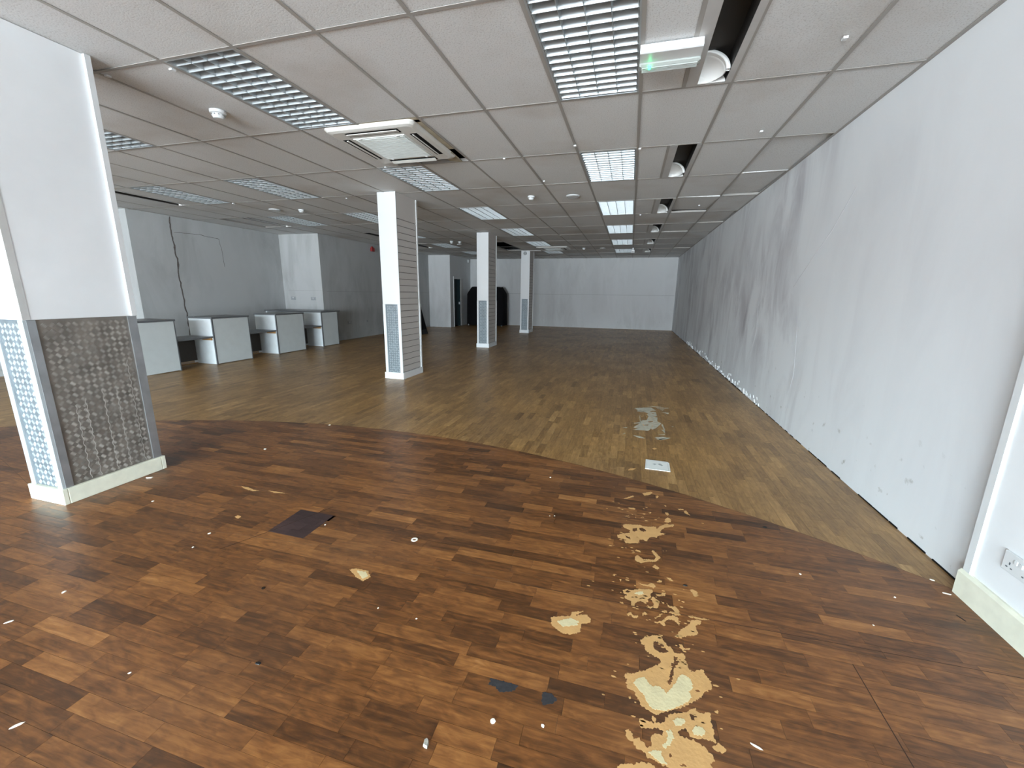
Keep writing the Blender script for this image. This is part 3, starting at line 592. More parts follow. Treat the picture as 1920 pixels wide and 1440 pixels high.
# ------------------------------------------------------------------ ceiling
ceil = struct(MB().box(-9.55, -12.2, ZW, 1.9, 14.35, ZW+.1).build('ceiling', DARKV))
LIGHTS = [(-1, -1), (-1, 1), (-1, 3), (-1, 5), (-1, 7), (-1, 9), (-5, -1), (-5, 1), (-5, 3), (-5, 5), (-5, 7), (-5, 9),
          (-9, -1), (-9, 1), (-9, 3), (-12, 1), (-12, 3), (-10, 5), (-10, 7), (-10, 9), (-13, -1)]
SLOTS_R = [(0, j) for j in (-1, 1, 3, 5, 7, 9)]
SLOTS_L = [(-13, 1), (-13, 3), (-11, 5), (-11, 7)]
MISSING = [(-7, 7), (-7, 8)]
AC = [(-5, 0), (-4, 0), (-5, 8), (-4, 8)]
skip = set(LIGHTS+SLOTS_R+SLOTS_L+MISSING+AC)
TZ = H+.004
ODD = {  # displaced tiles: dx, dy, dz, rotx, roty, rotz
 (1, 3): (.0, -.055, .012, .035, .02, .0), (2, 2): (.0, -.03, .010, .02, -.015, 0), (2, 6): (0, .0, -.004, -.02, .02, 0),
 (2, 1): (.0, .0, .012, -.012, .0, 0), (1, 5): (0, 0, .01, .01, 0, 0), (-14, 3): (.03, .03, .01, .0, .03, 0), (2, 4): (0, .01, .012, 0, -.02, 0),
 (-11, 6): (.0, -.06, .01, 0, 0, 0), (2, 8): (0, 0, .01, .02, .01, 0), (-6, 9): (0, .02, -.006, .02, .02, 0)}
for j in range(-11, 12):
    for i in range(-16, 3):
        if (i, j) in skip: continue
        x0, x1, y0, y1 = i*.6, (i+1)*.6, j*1.2, (j+1)*1.2
        lx = max(left_x(y0+.01), left_x(y0+.9) if j != 4 else -9.4)
        x0 = max(x0, lx); x1 = min(x1, 1.716 if y0 > -1.3 else 1.66); y0 = max(y0, -12.0); y1 = min(y1, 14.2)
        if x1-x0 < .03 or y1-y0 < .03: continue
        g = .006; cx_, cyy_ = (x0+x1)/2, (y0+y1)/2; hx, hy = (x1-x0)/2-g, (y1-y0)/2-g
        o = MB().box(-hx, -hy, 0, hx, hy, .016).build('ceiling_tile', TILE, ceil)
        dx, dy, dz, rx, ry, rz = ODD.get((i, j), (0, 0, 0, random.gauss(0, .0012), random.gauss(0, .002), 0))
        o.location = (cx_+dx, cyy_+dy, TZ+dz+abs(random.gauss(0, .0012))); o.rotation_euler = (rx, ry, rz)
# narrow tiles beside the slot fittings, scraps round the cassettes
def scrap(x0, y0, x1, y1, dz=0, r=(0, 0, 0), m=TILE, name='ceiling_tile'):
    o = MB().box(-(x1-x0)/2, -(y1-y0)/2, 0, (x1-x0)/2, (y1-y0)/2, .014).build(name, m, ceil)
    o.location = ((x0+x1)/2, (y0+y1)/2, TZ+dz); o.rotation_euler = r; return o
for i, j in SLOTS_R: scrap(.008, j*1.2+.008, .28, j*1.2+1.192)
for i, j in SLOTS_L: scrap(i*.6+.235, j*1.2+.01, i*.6+.59, j*1.2+1.19)
STAINT = mat('stained tile strip', srgb(186, 176, 154), .9, noise_amt=.3, nscale=6)
scrap(-2.62, .012, -1.82, .10, .001, m=STAINT); scrap(-2.99, .012, -2.63, .10, .001)
scrap(-2.99, .08, -2.70, 1.19, .002)
scrap(-2.0, .05, -1.822, .80, .001, m=STAINT)
scrap(-2.02, .82, -1.875, 1.17, -.012, (.02, .12, .06), m=STAINT)
scrap(-2.7, .98, -2.03, 1.17, .03)
scrap(-2.99, 9.62, -1.81, 10.2, .001); scrap(-2.99, 10.2, -1.81, 10.79, .001)
# grid bars
for i in range(-15, 3):
    xx = i*.6; ye = 14.2 if xx > -6.92 else 12.0 if xx > -7.85 else 5.87
    mb = MB(); mb.box(xx-.012, -12.0, H, xx+.012, ye, H+.0025); mb.box(xx-.002, -12.0, H+.0025, xx+.002, ye, H+.035)
    mb.build('grid_runner', TBAR, ceil)
for j in range(-10, 12):
    yy = j*1.2; segs = [[left_x(yy-.01), 1.716 if yy > -1.27 else 1.66]]
    if j == 0: segs = [[-9.4, -3.0], [-1.8, 1.716]]
    if j == 8: segs = [[-7.85, -4.2], [-3.6, 1.716]]
    mb = MB()
    for a, b in segs: mb.box(a, yy-.012, H+.0003, b, yy+.012, H+.0028); mb.box(a, yy-.002, H+.0028, b, yy+.002, H+.035)
    mb.build('cross_tee', TBAR, ceil)
mb = MB(); mb.box(1.692, -1.26, H-.0004, 1.7155, 14.19, H+.003); mb.build('wall_angle', TBAR, ceil)
MB().box(-4.2, 9.592, H, -3.6, 9.612, H+.003).build('cross_tee', TBAR, ceil)
# thin black strips for the linear diffuser slots near the back wall
for a in ((-3.70, 12.84, -3.1, 12.90), (-2.36, 12.85, -1.22, 12.91), (-.58, 12.84, .56, 12.90)):
    MB().box(a[0], a[1], H-.0008, a[2], a[3], H+.0035).build('slot_diffuser', RUBBER, ceil)
for (x, y_) in [(1.10, -.40), (-3.56, -1.15), (-3.03, -1.10), (-2.86, 1.18), (1.05, 1.0), (-1.40, 1.20), (-.60, .98), (.02, 1.22), (-1.16, 2.2), (1.0, 4.2), (.1, 4.86), (-6.6, 2.42), (-4.4, 2.5)]:
    MB().box(x-.012, y_-.02, H-.012, x+.012, y_+.01, H-.0005).build('ceiling_clip', WHITEG, ceil)

# ------------------------------------------------------------------ louvred lights
def make_light():
    r = empty('ceiling_light', (0, 0, 0))
    hb = MB(); z0, z1 = H+.003, H+.10
    hb.box(.014, .014, z1, .586, 1.186, z1+.004); hb.box(.014, .014, z0, .018, 1.186, z1); hb.box(.582, .014, z0, .586, 1.186, z1)
    hb.box(.018, .014, z0, .582, .018, z1); hb.box(.018, 1.182, z0, .582, 1.186, z1)
    hb.build('housing', mat('lamp housing', srgb(92, 84, 78), .6) if 'lamp housing' not in MATS else MATS['lamp housing'], r)
    rim = MB()
    for b in ((.012, .012, .024, 1.188), (.576, .012, .588, 1.188), (.024, .012, .576, .022), (.024, 1.178, .576, 1.188)): rim.box(b[0], b[1], H, b[2], b[3], H+.006)
    rim.build('rim', ALU, r)
    for k in range(14):
        yy = .022+(k+.5)*1.156/14+.02
        MB().ext([(yy-.002, H+.002), (yy+.002, H+.002), (yy+.013, H+.046), (yy-.013, H+.046)], 'x', .024, .576).build('cross_blade', ALU, r, fix=True)
    for k in range(5):
        xx = .028+.544*k/4
        MB().ext([(xx-.0015, H+.001), (xx+.0015, H+.001), (xx+.006, H+.046), (xx-.006, H+.046)], 'y', .022, 1.178).build('long_blade', ALU, r, fix=True)
    for k in range(4):
        xx = .028+.544*(k+.5)/4
        MB().lathe([(.001, .03), (.013, .03), (.013, 1.17), (.001, 1.17)], 10, (xx, 0, H+.075), 'y').build('tube', TUBE, r, smooth=True)
    return r
proto = make_light(); index_kids(proto)
WHERE = {(-1, -1): 'large louvred ceiling light nearest the camera, beside the emergency lamp', (-1, 1): 'second louvred light in the row nearest the right wall',
 (-1, 3): 'third louvred light from the camera in the right hand row', (-1, 5): 'fourth louvred light from the camera in the right hand row',
 (-1, 7): 'fifth louvred light from the camera in the right hand row', (-1, 9): 'farthest louvred light in the right hand row, by the back wall',
 (-5, -1): 'large louvred light at upper left, in front of the air conditioner', (-5, 1): 'louvred light touching the far edge of the near air conditioner',
 (-5, 3): 'louvred light between the second and third white pillars', (-5, 5): 'louvred light just right of the third pillar top',
 (-5, 7): 'louvred light just before the far ceiling cassette', (-5, 9): 'louvred light just beyond the far ceiling cassette',
 (-9, -1): 'louvred light partly hidden by the near pillar', (-9, 1): 'louvred light in the left area, middle of the dim ceiling',
 (-9, 3): 'louvred light whose right end is hidden by the second pillar', (-12, 1): 'louvred light nearest the left recess, beside a black slot',
 (-12, 3): 'small looking louvred light above the far service counters', (-10, 5): 'louvred light hidden behind the second pillar',
 (-10, 7): 'dim louvred light between second and third pillars at far left', (-10, 9): 'dim louvred light near the far left corner',
 (-13, -1): 'louvred light hidden behind the near pillar'}
for n_, (i, j) in enumerate(LIGHTS):
    o = proto if n_ == 0 else copy_tree(proto)
    o.location = (i*.6, j*1.2, 0)
    tag(o, WHERE[(i, j)], 'ceiling light', 'louvred lights in the suspended ceiling')

# ------------------------------------------------------------------ slot fittings with a white scoop at the far end
def make_slot(mirror=False):
    """local x: 0 = runner side; slot between .073 and .251"""
    r = empty('ceiling_slot_light', (0, 0, 0))
    t = MB(); a, b = .073, .251
    t.box(a, .012, H+.12, b, 1.188, H+.124); t.box(a-.004, .012, H+.002, a, 1.188, H+.12); t.box(b, .012, H+.002, b+.004, 1.188, H+.12)
    t.box(a, .008, H+.002, b, .012, H+.12); t.box(a, 1.188, H+.002, b, 1.192, H+.12)
    t.build('trough', BAFFLE, r)
    f_ = MB(); f_.box(0, .010, H-.001, a, 1.190, H+.003); f_.build('flange', TRIMG, r)
    f_ = MB(); f_.box(b, .010, H-.001, b+.040, 1.190, H+.003); f_.build('flange', TRIMG, r)
    # quarter dome reflector, open towards the near end
    # a deep round bowl set behind an arched collar; the flange hides its left half
    def shell(R0, R1, y0, yd, name, zk=.72):
        mb = MB(); A, B = 24, 8
        for rr, yy0 in ((R0, 0), (R1, .004)):
            for i in range(A+1):
                u = math.pi/2*i/A
                for k in range(B+1):
                    v = math.pi/2*k/B if yd else 0
                    q = math.cos(v) if yd else 1
                    mb.v.append((a+.001+rr*math.cos(u)*q, y0+yy0*(0 if k else 1)+(yd*math.sin(v) if yd else .035*k/B), H+.004+rr*zk*math.sin(u)*q))
        n = (A+1)*(B+1)
        for s in (0, 1):
            for i in range(A):
                for k in range(B):
                    q = s*n+i*(B+1)+k; fc = (q, q+1, q+B+2, q+B+1); mb.f.append(fc if s else tuple(reversed(fc)))
        for i in range(A):
            q = i*(B+1); mb.f.append((q, q+B+1, q+B+1+n, q+n)); q += B; mb.f.append((q+B+1, q, q+n, q+B+1+n))
        return mb.build(name, SCOOP, r, smooth=True, fix=True)
    shell(.174, .150, 1.00, 0, 'reflector_collar')
    shell(.156, .150, 1.03, .155, 'reflector')
    prof = [(a, H+.003), (b-.001, H+.003)]+[(a+(b-a-.001)*math.cos(math.pi/2*k/12), H+.003+.088*math.sin(math.pi/2*k/12)) for k in range(1, 13)]
    MB().ext(prof, 'y', 1.172, 1.184).build('reflector_end', SCOOP, r, fix=True)
    return r
sl = make_slot(); index_kids(sl)
SL = {(0, -1): 'nearest black slot fitting with white scoop, beside the emergency lamp', (0, 1): 'second black slot fitting along the right side', (0, 3): 'third black slot fitting from the camera on the right',
 (0, 5): 'fourth slot fitting from the camera on the right', (0, 7): 'fifth slot fitting from the camera on the right', (0, 9): 'farthest slot fitting on the right, near the back wall'}
SLL = {(-13, 1): 'long thin black slot fitting nearest the near pillar, over the left recess', (-13, 3): 'black slot fitting above the far service counter', (-11, 5): 'black slot fitting half hidden behind the second pillar', (-11, 7): 'black slot fitting between second and third pillars, far left'}
first = True
for (i, j) in SLOTS_R:
    o = sl if first else copy_tree(sl); first = False
    o.location = (.306, j*1.2, 0); tag(o, SL[(i, j)], 'slot light', 'recessed slot fittings on the right')
for (i, j) in SLOTS_L:
    o = copy_tree(sl); o.location = (i*.6-.06, j*1.2, 0); tag(o, SLL[(i, j)], 'slot light', 'recessed slot fittings on the left')
for (i, j) in SLOTS_R: MB().box(.280, j*1.2+.012, H, .306, j*1.2+1.188, H+.003).build('cross_tee', TBAR, ceil)

# ------------------------------------------------------------------ ceiling cassettes
def make_ac(loc, rx, label, w=.455, d_=.485):
    r = empty('air_conditioner', loc); r.rotation_euler = rx
    def ring(hx, hy, z, rr=.05, k=5):
        out = []
        for (sx_, sy_, a0) in ((1, 1, 0), (-1, 1, 90), (-1, -1, 180), (1, -1, 270)):
            for q in range(k+1):
                a = math.radians(a0+90*q/k); out.append((sx_*(hx-rr)+rr*math.cos(a), sy_*(hy-rr)+rr*math.sin(a), z))
        return out
    mb = MB(); R = [ring(w, d_, 0), ring(w, d_, -.012), ring(w-.018, d_-.018, -.030), ring(w-.05, d_-.05, -.038)]
    for q in R: mb.v += q
    k = len(R[0])
    for s in range(3):
        for i in range(k):
            j = (i+1) % k; mb.f.append((s*k+i, (s+1)*k+i, (s+1)*k+j, s*k+j))
    mb.f.append(tuple(3*k+i for i in reversed(range(k)))); mb.f.append(tuple(range(k)))
    mb.build('panel', ACW, r, smooth=False, fix=True)
    g_ = MB(); g_.box(-.27, -.29, -.046, .27, .29, -.037); gr = g_.build('grille', ACG, r, bevel=.003)
    sm = MB()
    for q in range(26): yy = -.27+q*.0215; sm.box(-.25, yy, -.049, .25, yy+.010, -.046)
    tag(sm.build('grille_slat', ACG, gr), kind='stuff')
    for s in (-1, 1):
        for q in (-.2, .2): MB().lathe([(.001, -.052), (.014, -.052), (.016, -.046)], 12, (q, s*.285, 0)).build('catch', WHITEG, gr)
    for (cx_, cy_, hx, hy, nm) in ((0, -.375, .27, .042, 0), (0, .375, .27, .042, 1), (-.355, 0, .036, .28, 2), (.355, 0, .036, .28, 3)):
        v = MB().box(cx_-hx, cy_-hy, -.0395, cx_+hx, cy_+hy, -.036).build('air_outlet', BLACK, r)
        fl = MB()
        if nm < 2: s = -1 if nm == 0 else 1; fl.ext([(cy_-s*.012, -.040), (cy_-s*.018, -.046), (cy_+s*.026, -.058 if nm else -.050), (cy_+s*.030, -.052 if nm else -.045)], 'x', -hx+.012, hx-.012)
        else: s = -1 if nm == 2 else 1; fl.ext([(cx_-s*.014, -.040), (cx_-s*.018, -.044), (cx_-s*.001, -.050), (cx_+s*.003, -.046)], 'y', -hy+.012, hy-.012)
        fl.build('flap', ACW, v, fix=True)
    tag(r, label, 'air conditioner')
    return r
make_ac((-2.325, .50, H+.001), (-.012, 0, 0), 'white four way ceiling cassette sagging between two louvred lights')
make_ac((-2.45, 10.15, H+.0), (.012, 0, 0), 'far ceiling cassette near the back wall, right of the fourth pillar', .5, .46)

# ------------------------------------------------------------------ small ceiling things
def detector(x, y_, label, s=1.0):
    r = empty('smoke_detector', (x, y_, H))
    MB().lathe([(.001, 0), (.052*s, 0), (.052*s, -.018*s), (.045*s, -.022*s), (.001, -.022*s)], 28).build('base', WHITEG, r, smooth=False)
    MB().lathe([(.001, -.020*s), (.036*s, -.022*s), (.040*s, -.034*s), (.030*s, -.052*s), (.001, -.054*s)], 28).build('head', WHITEG, r, smooth=False)
    mb = MB()
    for k in range(10):
        a = 2*math.pi*k/10; mb.box(.0395*s*math.cos(a)-.004, .0395*s*math.sin(a)-.004, -.034*s, .0395*s*math.cos(a)+.004, .0395*s*math.sin(a)+.004, -.027*s)
    mb.build('vent_slots', SOCKG, r)['kind'] = 'stuff'
    return tag(r, label, 'smoke detector', 'white smoke detectors on the ceiling')
detector(-3.356, -.518, 'white smoke detector nearest the camera, left of the big louvred light', 1.15)
detector(-1.523, 3.005, 'white smoke detector between the two middle rows of lights')
detector(-5.854, 3.13, 'white smoke detector in the dim left ceiling')
detector(-1.51, 10.31, 'white smoke detector on the far ceiling before the back wall')
detector(-4.835, 8.08, 'small white smoke detector near the far left corner')
def speaker(x, y_, label, s=.085):
    r = empty('ceiling_speaker', (x, y_, H))
    MB().lathe([(.001, 0), (s, 0), (s, -.008), (s-.008, -.014), (.001, -.018)], 32).build('cover', WHITEG, r)
    MB().lathe([(s-.020, -.0165), (s-.014, -.020), (s-.011, -.0145)], 32).build('ring', SOCKG, r)
    return tag(r, label, 'ceiling speaker', 'flat round ceiling covers')
speaker(-.906, 3.105, 'flat round white ceiling cover right of the middle smoke detector', .10)
speaker(-6.349, 3.027, 'flat round white ceiling cover over the left recess', .10)
speaker(-.931, 10.40, 'flat round white cover on the far ceiling')
speaker(-5.10, 8.70, 'flat round cover near the far left corner')
r = empty('ceiling_camera', (-5.02, 7.92, H)); MB().lathe([(.001, 0), (.05, 0), (.05, -.03), (.001, -.03)], 24).build('base', WHITEG, r)
MB().lathe([(.04, -.03), (.04, -.05), (.025, -.075), (.001, -.082)], 24).build('dome', WHITEG, r, smooth=True); tag(r, 'white domed sensor on the dim far left ceiling', 'sensor')
r = empty('motion_sensor', (0, 10.54, H)); MB().box(-.02, -.02, -.06, .02, .02, 0).build('bracket', WHITEG, r); MB().box(-.05, -.035, -.15, .05, .03, -.06).build('body', WHITEG, r, bevel=.008); MB().box(-.035, -.04, -.14, .035, -.034, -.10).build('lens', SOCKG, r)
tag(r, 'white motion sensor hanging before the farthest right light', 'sensor')
r = empty('wall_sensor', (-6.92, 13.90, 2.66)); MB().box(0, -.03, 0, .05, .03, .12).build('body', WHITEG, r, bevel=.008); MB().box(.05, -.02, .02, .058, .02, .07).build('lens', SOCKG, r)
tag(r, 'small white alarm sensor high in the far left corner', 'sensor')
# emergency lamp
r = empty('emergency_lamp', (.163, -.53, H))
MB().box(-.172, -.085, -.016, .172, .085, 0).build('base_plate', WHITEG, r, bevel=.004)
b_ = MB(); b_.ext([(-.088, -.004), (-.088, -.044), (-.080, -.048), (.02, -.048), (.03, -.016), (.03, -.004)], 'x', -.174, .174); b_.build('gear_box', WHITEG, r, fix=True)
l_ = MB(); pr = [(.022, -.018), (.022, -.056), (.034, -.066), (.060, -.070), (.088, -.062), (.098, -.040), (.098, -.018)]
l_.ext(pr, 'x', -.168, .168); ln = l_.build('lens', LENS, r, fix=True)
rb = MB()
for q in range(4): rb.ext([(.034+q*.016, -.0665-.001), (.037+q*.016, -.0735), (.042+q*.016, -.0665-.001)], 'x', -.16, .16)
rb.build('lens_rib', LENS, ln, fix=True)['kind'] = 'stuff'
for s in (-1, 1): MB().box(s*.168-.008, .03, -.062, s*.168+.008, .09, -.02).build('end_clip', LENS, r, bevel=.003)
MB().lathe([(.001, -.084), (.007, -.081), (.009, -.066)], 12, (-.115, .032, 0)).build('indicator', LED, r)
tag(r, 'white emergency bulkhead lamp with a green indicator by the nearest light', 'emergency lamp')

# ------------------------------------------------------------------ pillars
def tread(mb, o, u, n, w, h, p=.0655, rz=.076):
    """five-bar raised pattern on a plate: o lower corner, u unit along the width, n outward"""
    u = Vector(u); n = Vector(n); z = Vector((0, 0, 1)); o = Vector(o)
    c = 0; xx = p*.55
    while xx < w-p*.3:
        k = 0; zz = rz*.3+(rz/2 if c % 2 else 0)*0
        zz = .02
        while zz < h-.02:
            s = 1 if (k+c) % 2 else -1
            a = math.radians(42)*s; d = u*math.cos(a)+z*math.sin(a); q = u*-math.sin(a)+z*math.cos(a); ce = o+u*xx+z*zz
            for b in range(5):
                m_ = ce+q*((b-2)*.0060); L = .0130; t = .0022; i0 = len(mb.v)
                pts = [m_-d*L, m_-q*t, m_+d*L, m_+q*t]
                mb.v += [tuple(pt) for pt in pts]+[tuple(m_-d*L*.5+n*.0022), tuple(m_+d*L*.5+n*.0022)]
                mb.f += [(i0, i0+1, i0+4), (i0+1, i0+5, i0+4), (i0+1, i0+2, i0+5), (i0+2, i0+3, i0+5), (i0+3, i0+4, i0+5), (i0+3, i0, i0+4)]
            zz += rz/2; k += 1
        xx += p*.58; c += 1
    mb.t = [.5]*len(mb.f)
X0, X1 = -3.715, -3.41
def pillar(y0, y1, near, label, nslat=24):
    r = empty('pillar', ((X0+X1)/2, (y0+y1)/2, 0)); ox, oy = r.location.x, r.location.y
    a, b, c, d = X0-ox, X1-ox, y0-oy, y1-oy
    top = H+.003
    MB().box(a+.012, c+.012, 0, b-.012, d-.012, top).build('core', GROOVE if not near else WHITE, r)
    pl = MB(); e = .018
    for bx in ((a-e, c-e, b+e, c+.012), (a-e, d-.012, b+e, d+e), (a-e, c+.012, a+.012, d-.012), (b-.012, c+.012, b+e, d-.012)): pl.box(bx[0], bx[1], 0, bx[2], bx[3], .105)
    pl.build('skirting', CREAM if near else WHITE, r, bevel=.004)
    ZP = 1.19
    # front face
    MB().box(a, c, ZP, b-.0125, c+.0115, top).build('front_panel', WHITEG, r)
    MB().box(a, d-.0115, .106, b-.0125, d, top).build('back_panel', WHITE, r)
    MB().box(a, c+.012, .106, a+.0115, d-.012, top).build('side_panel', WHITE, r)
    tw = .045
    MB().box(a+tw, c+.004, .106, b-tw, c+.0115, ZP-.002).build('tread_plate', TREADF, r)
    mb = MB(); tread(mb, (a+tw, c+.004, .106), (1, 0, 0), (0, -1, 0), b-a-2*tw, ZP-.11); tag(mb.build('tread_bars', BARF, r, fix=True), kind='stuff')
    fm = ALUTRIM if near else WHITEG
    MB().box(a-.001, c-.004, .106, a+tw, c+.0115, ZP-.002).build('corner_trim', WHITEG if not near else TREADT, r)
    MB().box(b-tw, c-.004, .106, b+.003, c+.0115, ZP-.002).build('corner_trim', WHITEG if not near else TREADT, r)
    if near:
        MB().box(b-.011, c+.0125, ZP, b, d-.0125, top).build('side_panel', WHITE, r)
        MB().box(b-.012, c-.002, ZP, b+.003, c+.032, top).build('corner_trim', TRIMG, r)
        MB().box(b-.012, d-.033, ZP, b+.022, d, top).build('corner_trim', WHITEG, r)
        MB().box(b-.011, c+.052, .106, b-.003, d-.052, ZP-.002).build('tread_plate', TREADR, r)
        mb = MB(); tread(mb, (b-.003, c+.052, .106), (0, 1, 0), (1, 0, 0), d-c-.104, ZP-.11); tag(mb.build('tread_bars', BARR, r, fix=True), kind='stuff')
        MB().box(b-.011, c+.0116, .106, b+.005, c+.052, ZP-.002).build('corner_trim', ALUTRIM, r)
        MB().box(b-.011, d-.052, .106, b+.005, d+.002, ZP-.002).build('corner_trim', ALUTRIM, r)
        DR = mat('chalky drip', srgb(196, 192, 186), .6)
        for q, (yy, z1) in enumerate(((.10, .62), (.155, .66), (.255, .70), (.335, .68), (.43, .88), (.50, .92))):
            dm = MB(); zz = .115; side = 0
            while zz < z1:
                dy = .004*math.sin(zz*116); dy2 = .004*math.sin((zz+.009)*116)
                Y = c+.052+yy
                dm.v += [(b-.0012, Y+dy-.0016, zz), (b-.0012, Y+dy+.0016, zz), (b-.0012, Y+dy2+.0016, zz+.009), (b-.0012, Y+dy2-.0016, zz+.009)]
                i0 = len(dm.v)-4; dm.f.append((i0, i0+1, i0+2, i0+3)); zz += .009
            dm.build('drip_mark', DR, r)
    else:
        for k in range(nslat):
            z0 = .110+k*.0978
            MB().box(b-.011, c+.006, z0+.004, b-.001, d-.022, z0+.0938).build('slat', PANEL, r)
        MB().box(b-.011, c+.006, .110+nslat*.0978+.004, b-.001, d-.022, top).build('side_board', PANEL, r)
        MB().box(b-.012, c-.003, ZP, b+.002, c+.006, top).build('corner_trim', WHITEG, r)
        MB().box(b-.012, d-.022, .106, b+.012, d+.006, top).build('corner_trim', WHITEG, r)
        MB().box(b-.012, d-.024, .106, b+.018, d+.010, ZP).build('corner_trim', WHITEG, r)
    tag(r, label, 'pillar')
    return r
pillar(-1.935, -1.349, True, 'large near pillar with tread plate foot and cream skirting')
pillar(2.28, 2.90, False, 'second pillar, white front and slatted side, tread plate below')
pillar(6.49, 7.12, False, 'third pillar, in front of the black covered rack')
p4 = pillar(10.86, 11.48, False, 'farthest pillar, with a round grey disc at its top')
r = empty('round_alarm', (-3.575, 10.86, 2.736)); MB().lathe([(.001, 0), (.058, 0), (.058, -.03), (.045, -.04), (.001, -.042)], 28, axis='y').build('body', SOCKG, r); MB().lathe([(.03, -.041), (.034, -.047), (.038, -.041)], 28, axis='y').build('ring', WHITEG, r)
tag(r, 'small round grey alarm on the top of the farthest pillar', 'alarm')

# ------------------------------------------------------------------ service counters
XF, XB, ZC = -7.36, -7.93, .85
def counter(y0, y1, label, long_top=False):
    r = empty('service_counter', (XF, y0, 0)); w = y1-y0
    dpt = XF-XB
    MB().box(-.018, .020, .012, 0, w-.014, ZC-.002).build('front_panel', UNITW, r, bevel=.002)
    MB().box(-dpt, 0, .004, -.022, .018, ZC-.002).build('side_panel', UNITS, r)
    MB().box(-dpt, w-.018, .004, -.022, w, ZC-.002).build('side_panel', UNITS, r)
    MB().box(-.021, -.002, 0, .002, .019, ZC-.001).build('edge_trim', UNITG, r)
    MB().box(-.021, w-.0135, 0, .002, w+.002, ZC-.001).build('edge_trim', UNITG, r)
    if long_top:
        MB().box(-9.095-XF, -.03, ZC, .012, 5.86-y0, ZC+.032).build('worktop', UNITG, r, bevel=.003)
        MB().box(-9.09-XF, .01, .004, -9.05-XF, .60, ZC-.002).build('side_panel', UNITS, r)
    else:
        MB().box(-dpt-.02, -.012, ZC, .012, w+.012, ZC+.03).build('worktop', UNITG, r, bevel=.003)
    # a shelf inside, seen from behind
    MB().box(-dpt+.02, .02, .40, -.03, w-.02, .418).build('inner_shelf', UNITS, r)
    return tag(r, label, 'counter', 'pale grey service counters on the left')
UN = [(.93, 1.675), (2.33, 3.10), (3.775, 4.575), (5.175, 5.765)]
LB = ['service counter nearest the near pillar, its left end hidden', 'second service counter from the near pillar', 'third service counter, widest pale front panel', 'farthest service counter with a long worktop running back to the wall']
for (a, b), l in zip(UN, LB): counter(a, b, l, l.startswith('far'))
DL = ['low grey desk shelf between the first and second service counters', 'low grey desk shelf between the second and third service counters', 'low grey desk shelf between the third and farthest service counters']
for k in range(3):
    a, b = UN[k][1]+.004, UN[k+1][0]-.004; w = b-a
    r = empty('desk_shelf', (XF, a, 0))
    MB().box(-.56, 0, .50, -.01, w, .53).build('board', UNITG, r, bevel=.003)
    MB().box(-.26, w-.022, .455, -.035, w, .499).build('batten', PINE, r)
    MB().box(-.30, w-.05, .468, -.275, w-.02, .499).build('bracket', UNITG, r)
    MB().box(-.50, 0, .06, -.485, w, .49).build('modesty_panel', mat('dim backing board', srgb(74, 70, 66), .8) if 'dim backing board' not in MATS else MATS['dim backing board'], r)
    MB().box(-.51, 0, 0, -.475, w, .014).build('floor_batten', PINE, r)
    tag(r, DL[k], 'desk', 'low desk shelves between the counters')

# ------------------------------------------------------------------ black covered rack in the far corner
r = empty('covered_rack', (-5.92, 13.62, 0))
mb = MB(); NA, NZ = 96, 26
def outline(a):
    ca, sa = math.cos(a), math.sin(a); p = 6
    k = (abs(ca)**p+abs(sa)**p)**(-1/p); return k*ca, k*sa
for q in range(NZ+1):
    t = q/NZ; z = .03+1.60*t
    for i in range(NA):
        a = 2*math.pi*i/NA; ux, uy = outline(a)
        sx_ = .835-(max(0, z-1.34)/.29)*.19 if z > 1.30 else .835; sy_ = .36-(max(0, z-1.40)/.23)**2*.10 if z > 1.40 else .36
        fold = .016*math.sin(a*17+1.3)*(1-t*.75)+.010*math.sin(a*29)*(1-t)
        mb.v.append((ux*(sx_+fold), uy*(sy_+fold), z+.012*math.sin(a*5)*t))
for q in range(NZ):
    for i in range(NA):
        j = (i+1) % NA; mb.f.append((q*NA+i, q*NA+j, (q+1)*NA+j, (q+1)*NA+i))
mb.f.append(tuple(NZ*NA+i for i in range(NA)))
mb.build('cloth_cover', CLOTH, r, smooth=True)
for sx_ in (-.76, .74):
    for sy_ in (-.28, .26): MB().lathe([(.001, -.012), (.03, -.012), (.03, .012), (.001, .012)], 16, (sx_, sy_, .03), 'y').build('castor', SOCKG, r)
tag(r, 'tall bulky rack under a black cloth cover beside the far door', 'covered rack')

# black A-frame board behind the second pillar
r = empty('folding_board', (-6.80, 9.02, 0))
for s in (-1, 1):
    MB().ext([(s*.24, 0), (s*.24-.02*s, 0), (-s*.004, .86), (s*.014, .86)], 'y', -.26, .26).build('board', CLOTH, r, fix=True)
    MB().ext([(s*.246, .0), (s*.240, .0), (s*.198, .15), (s*.204, .15)], 'y', -.26, .26).build('foot_rail', RUBBER, r, fix=True)
MB().box(-.02, -.27, .85, .02, .27, .875).build('hinge_bar', RUBBER, r)
tag(r, 'black A-frame board half hidden behind the second pillar', 'sign board')

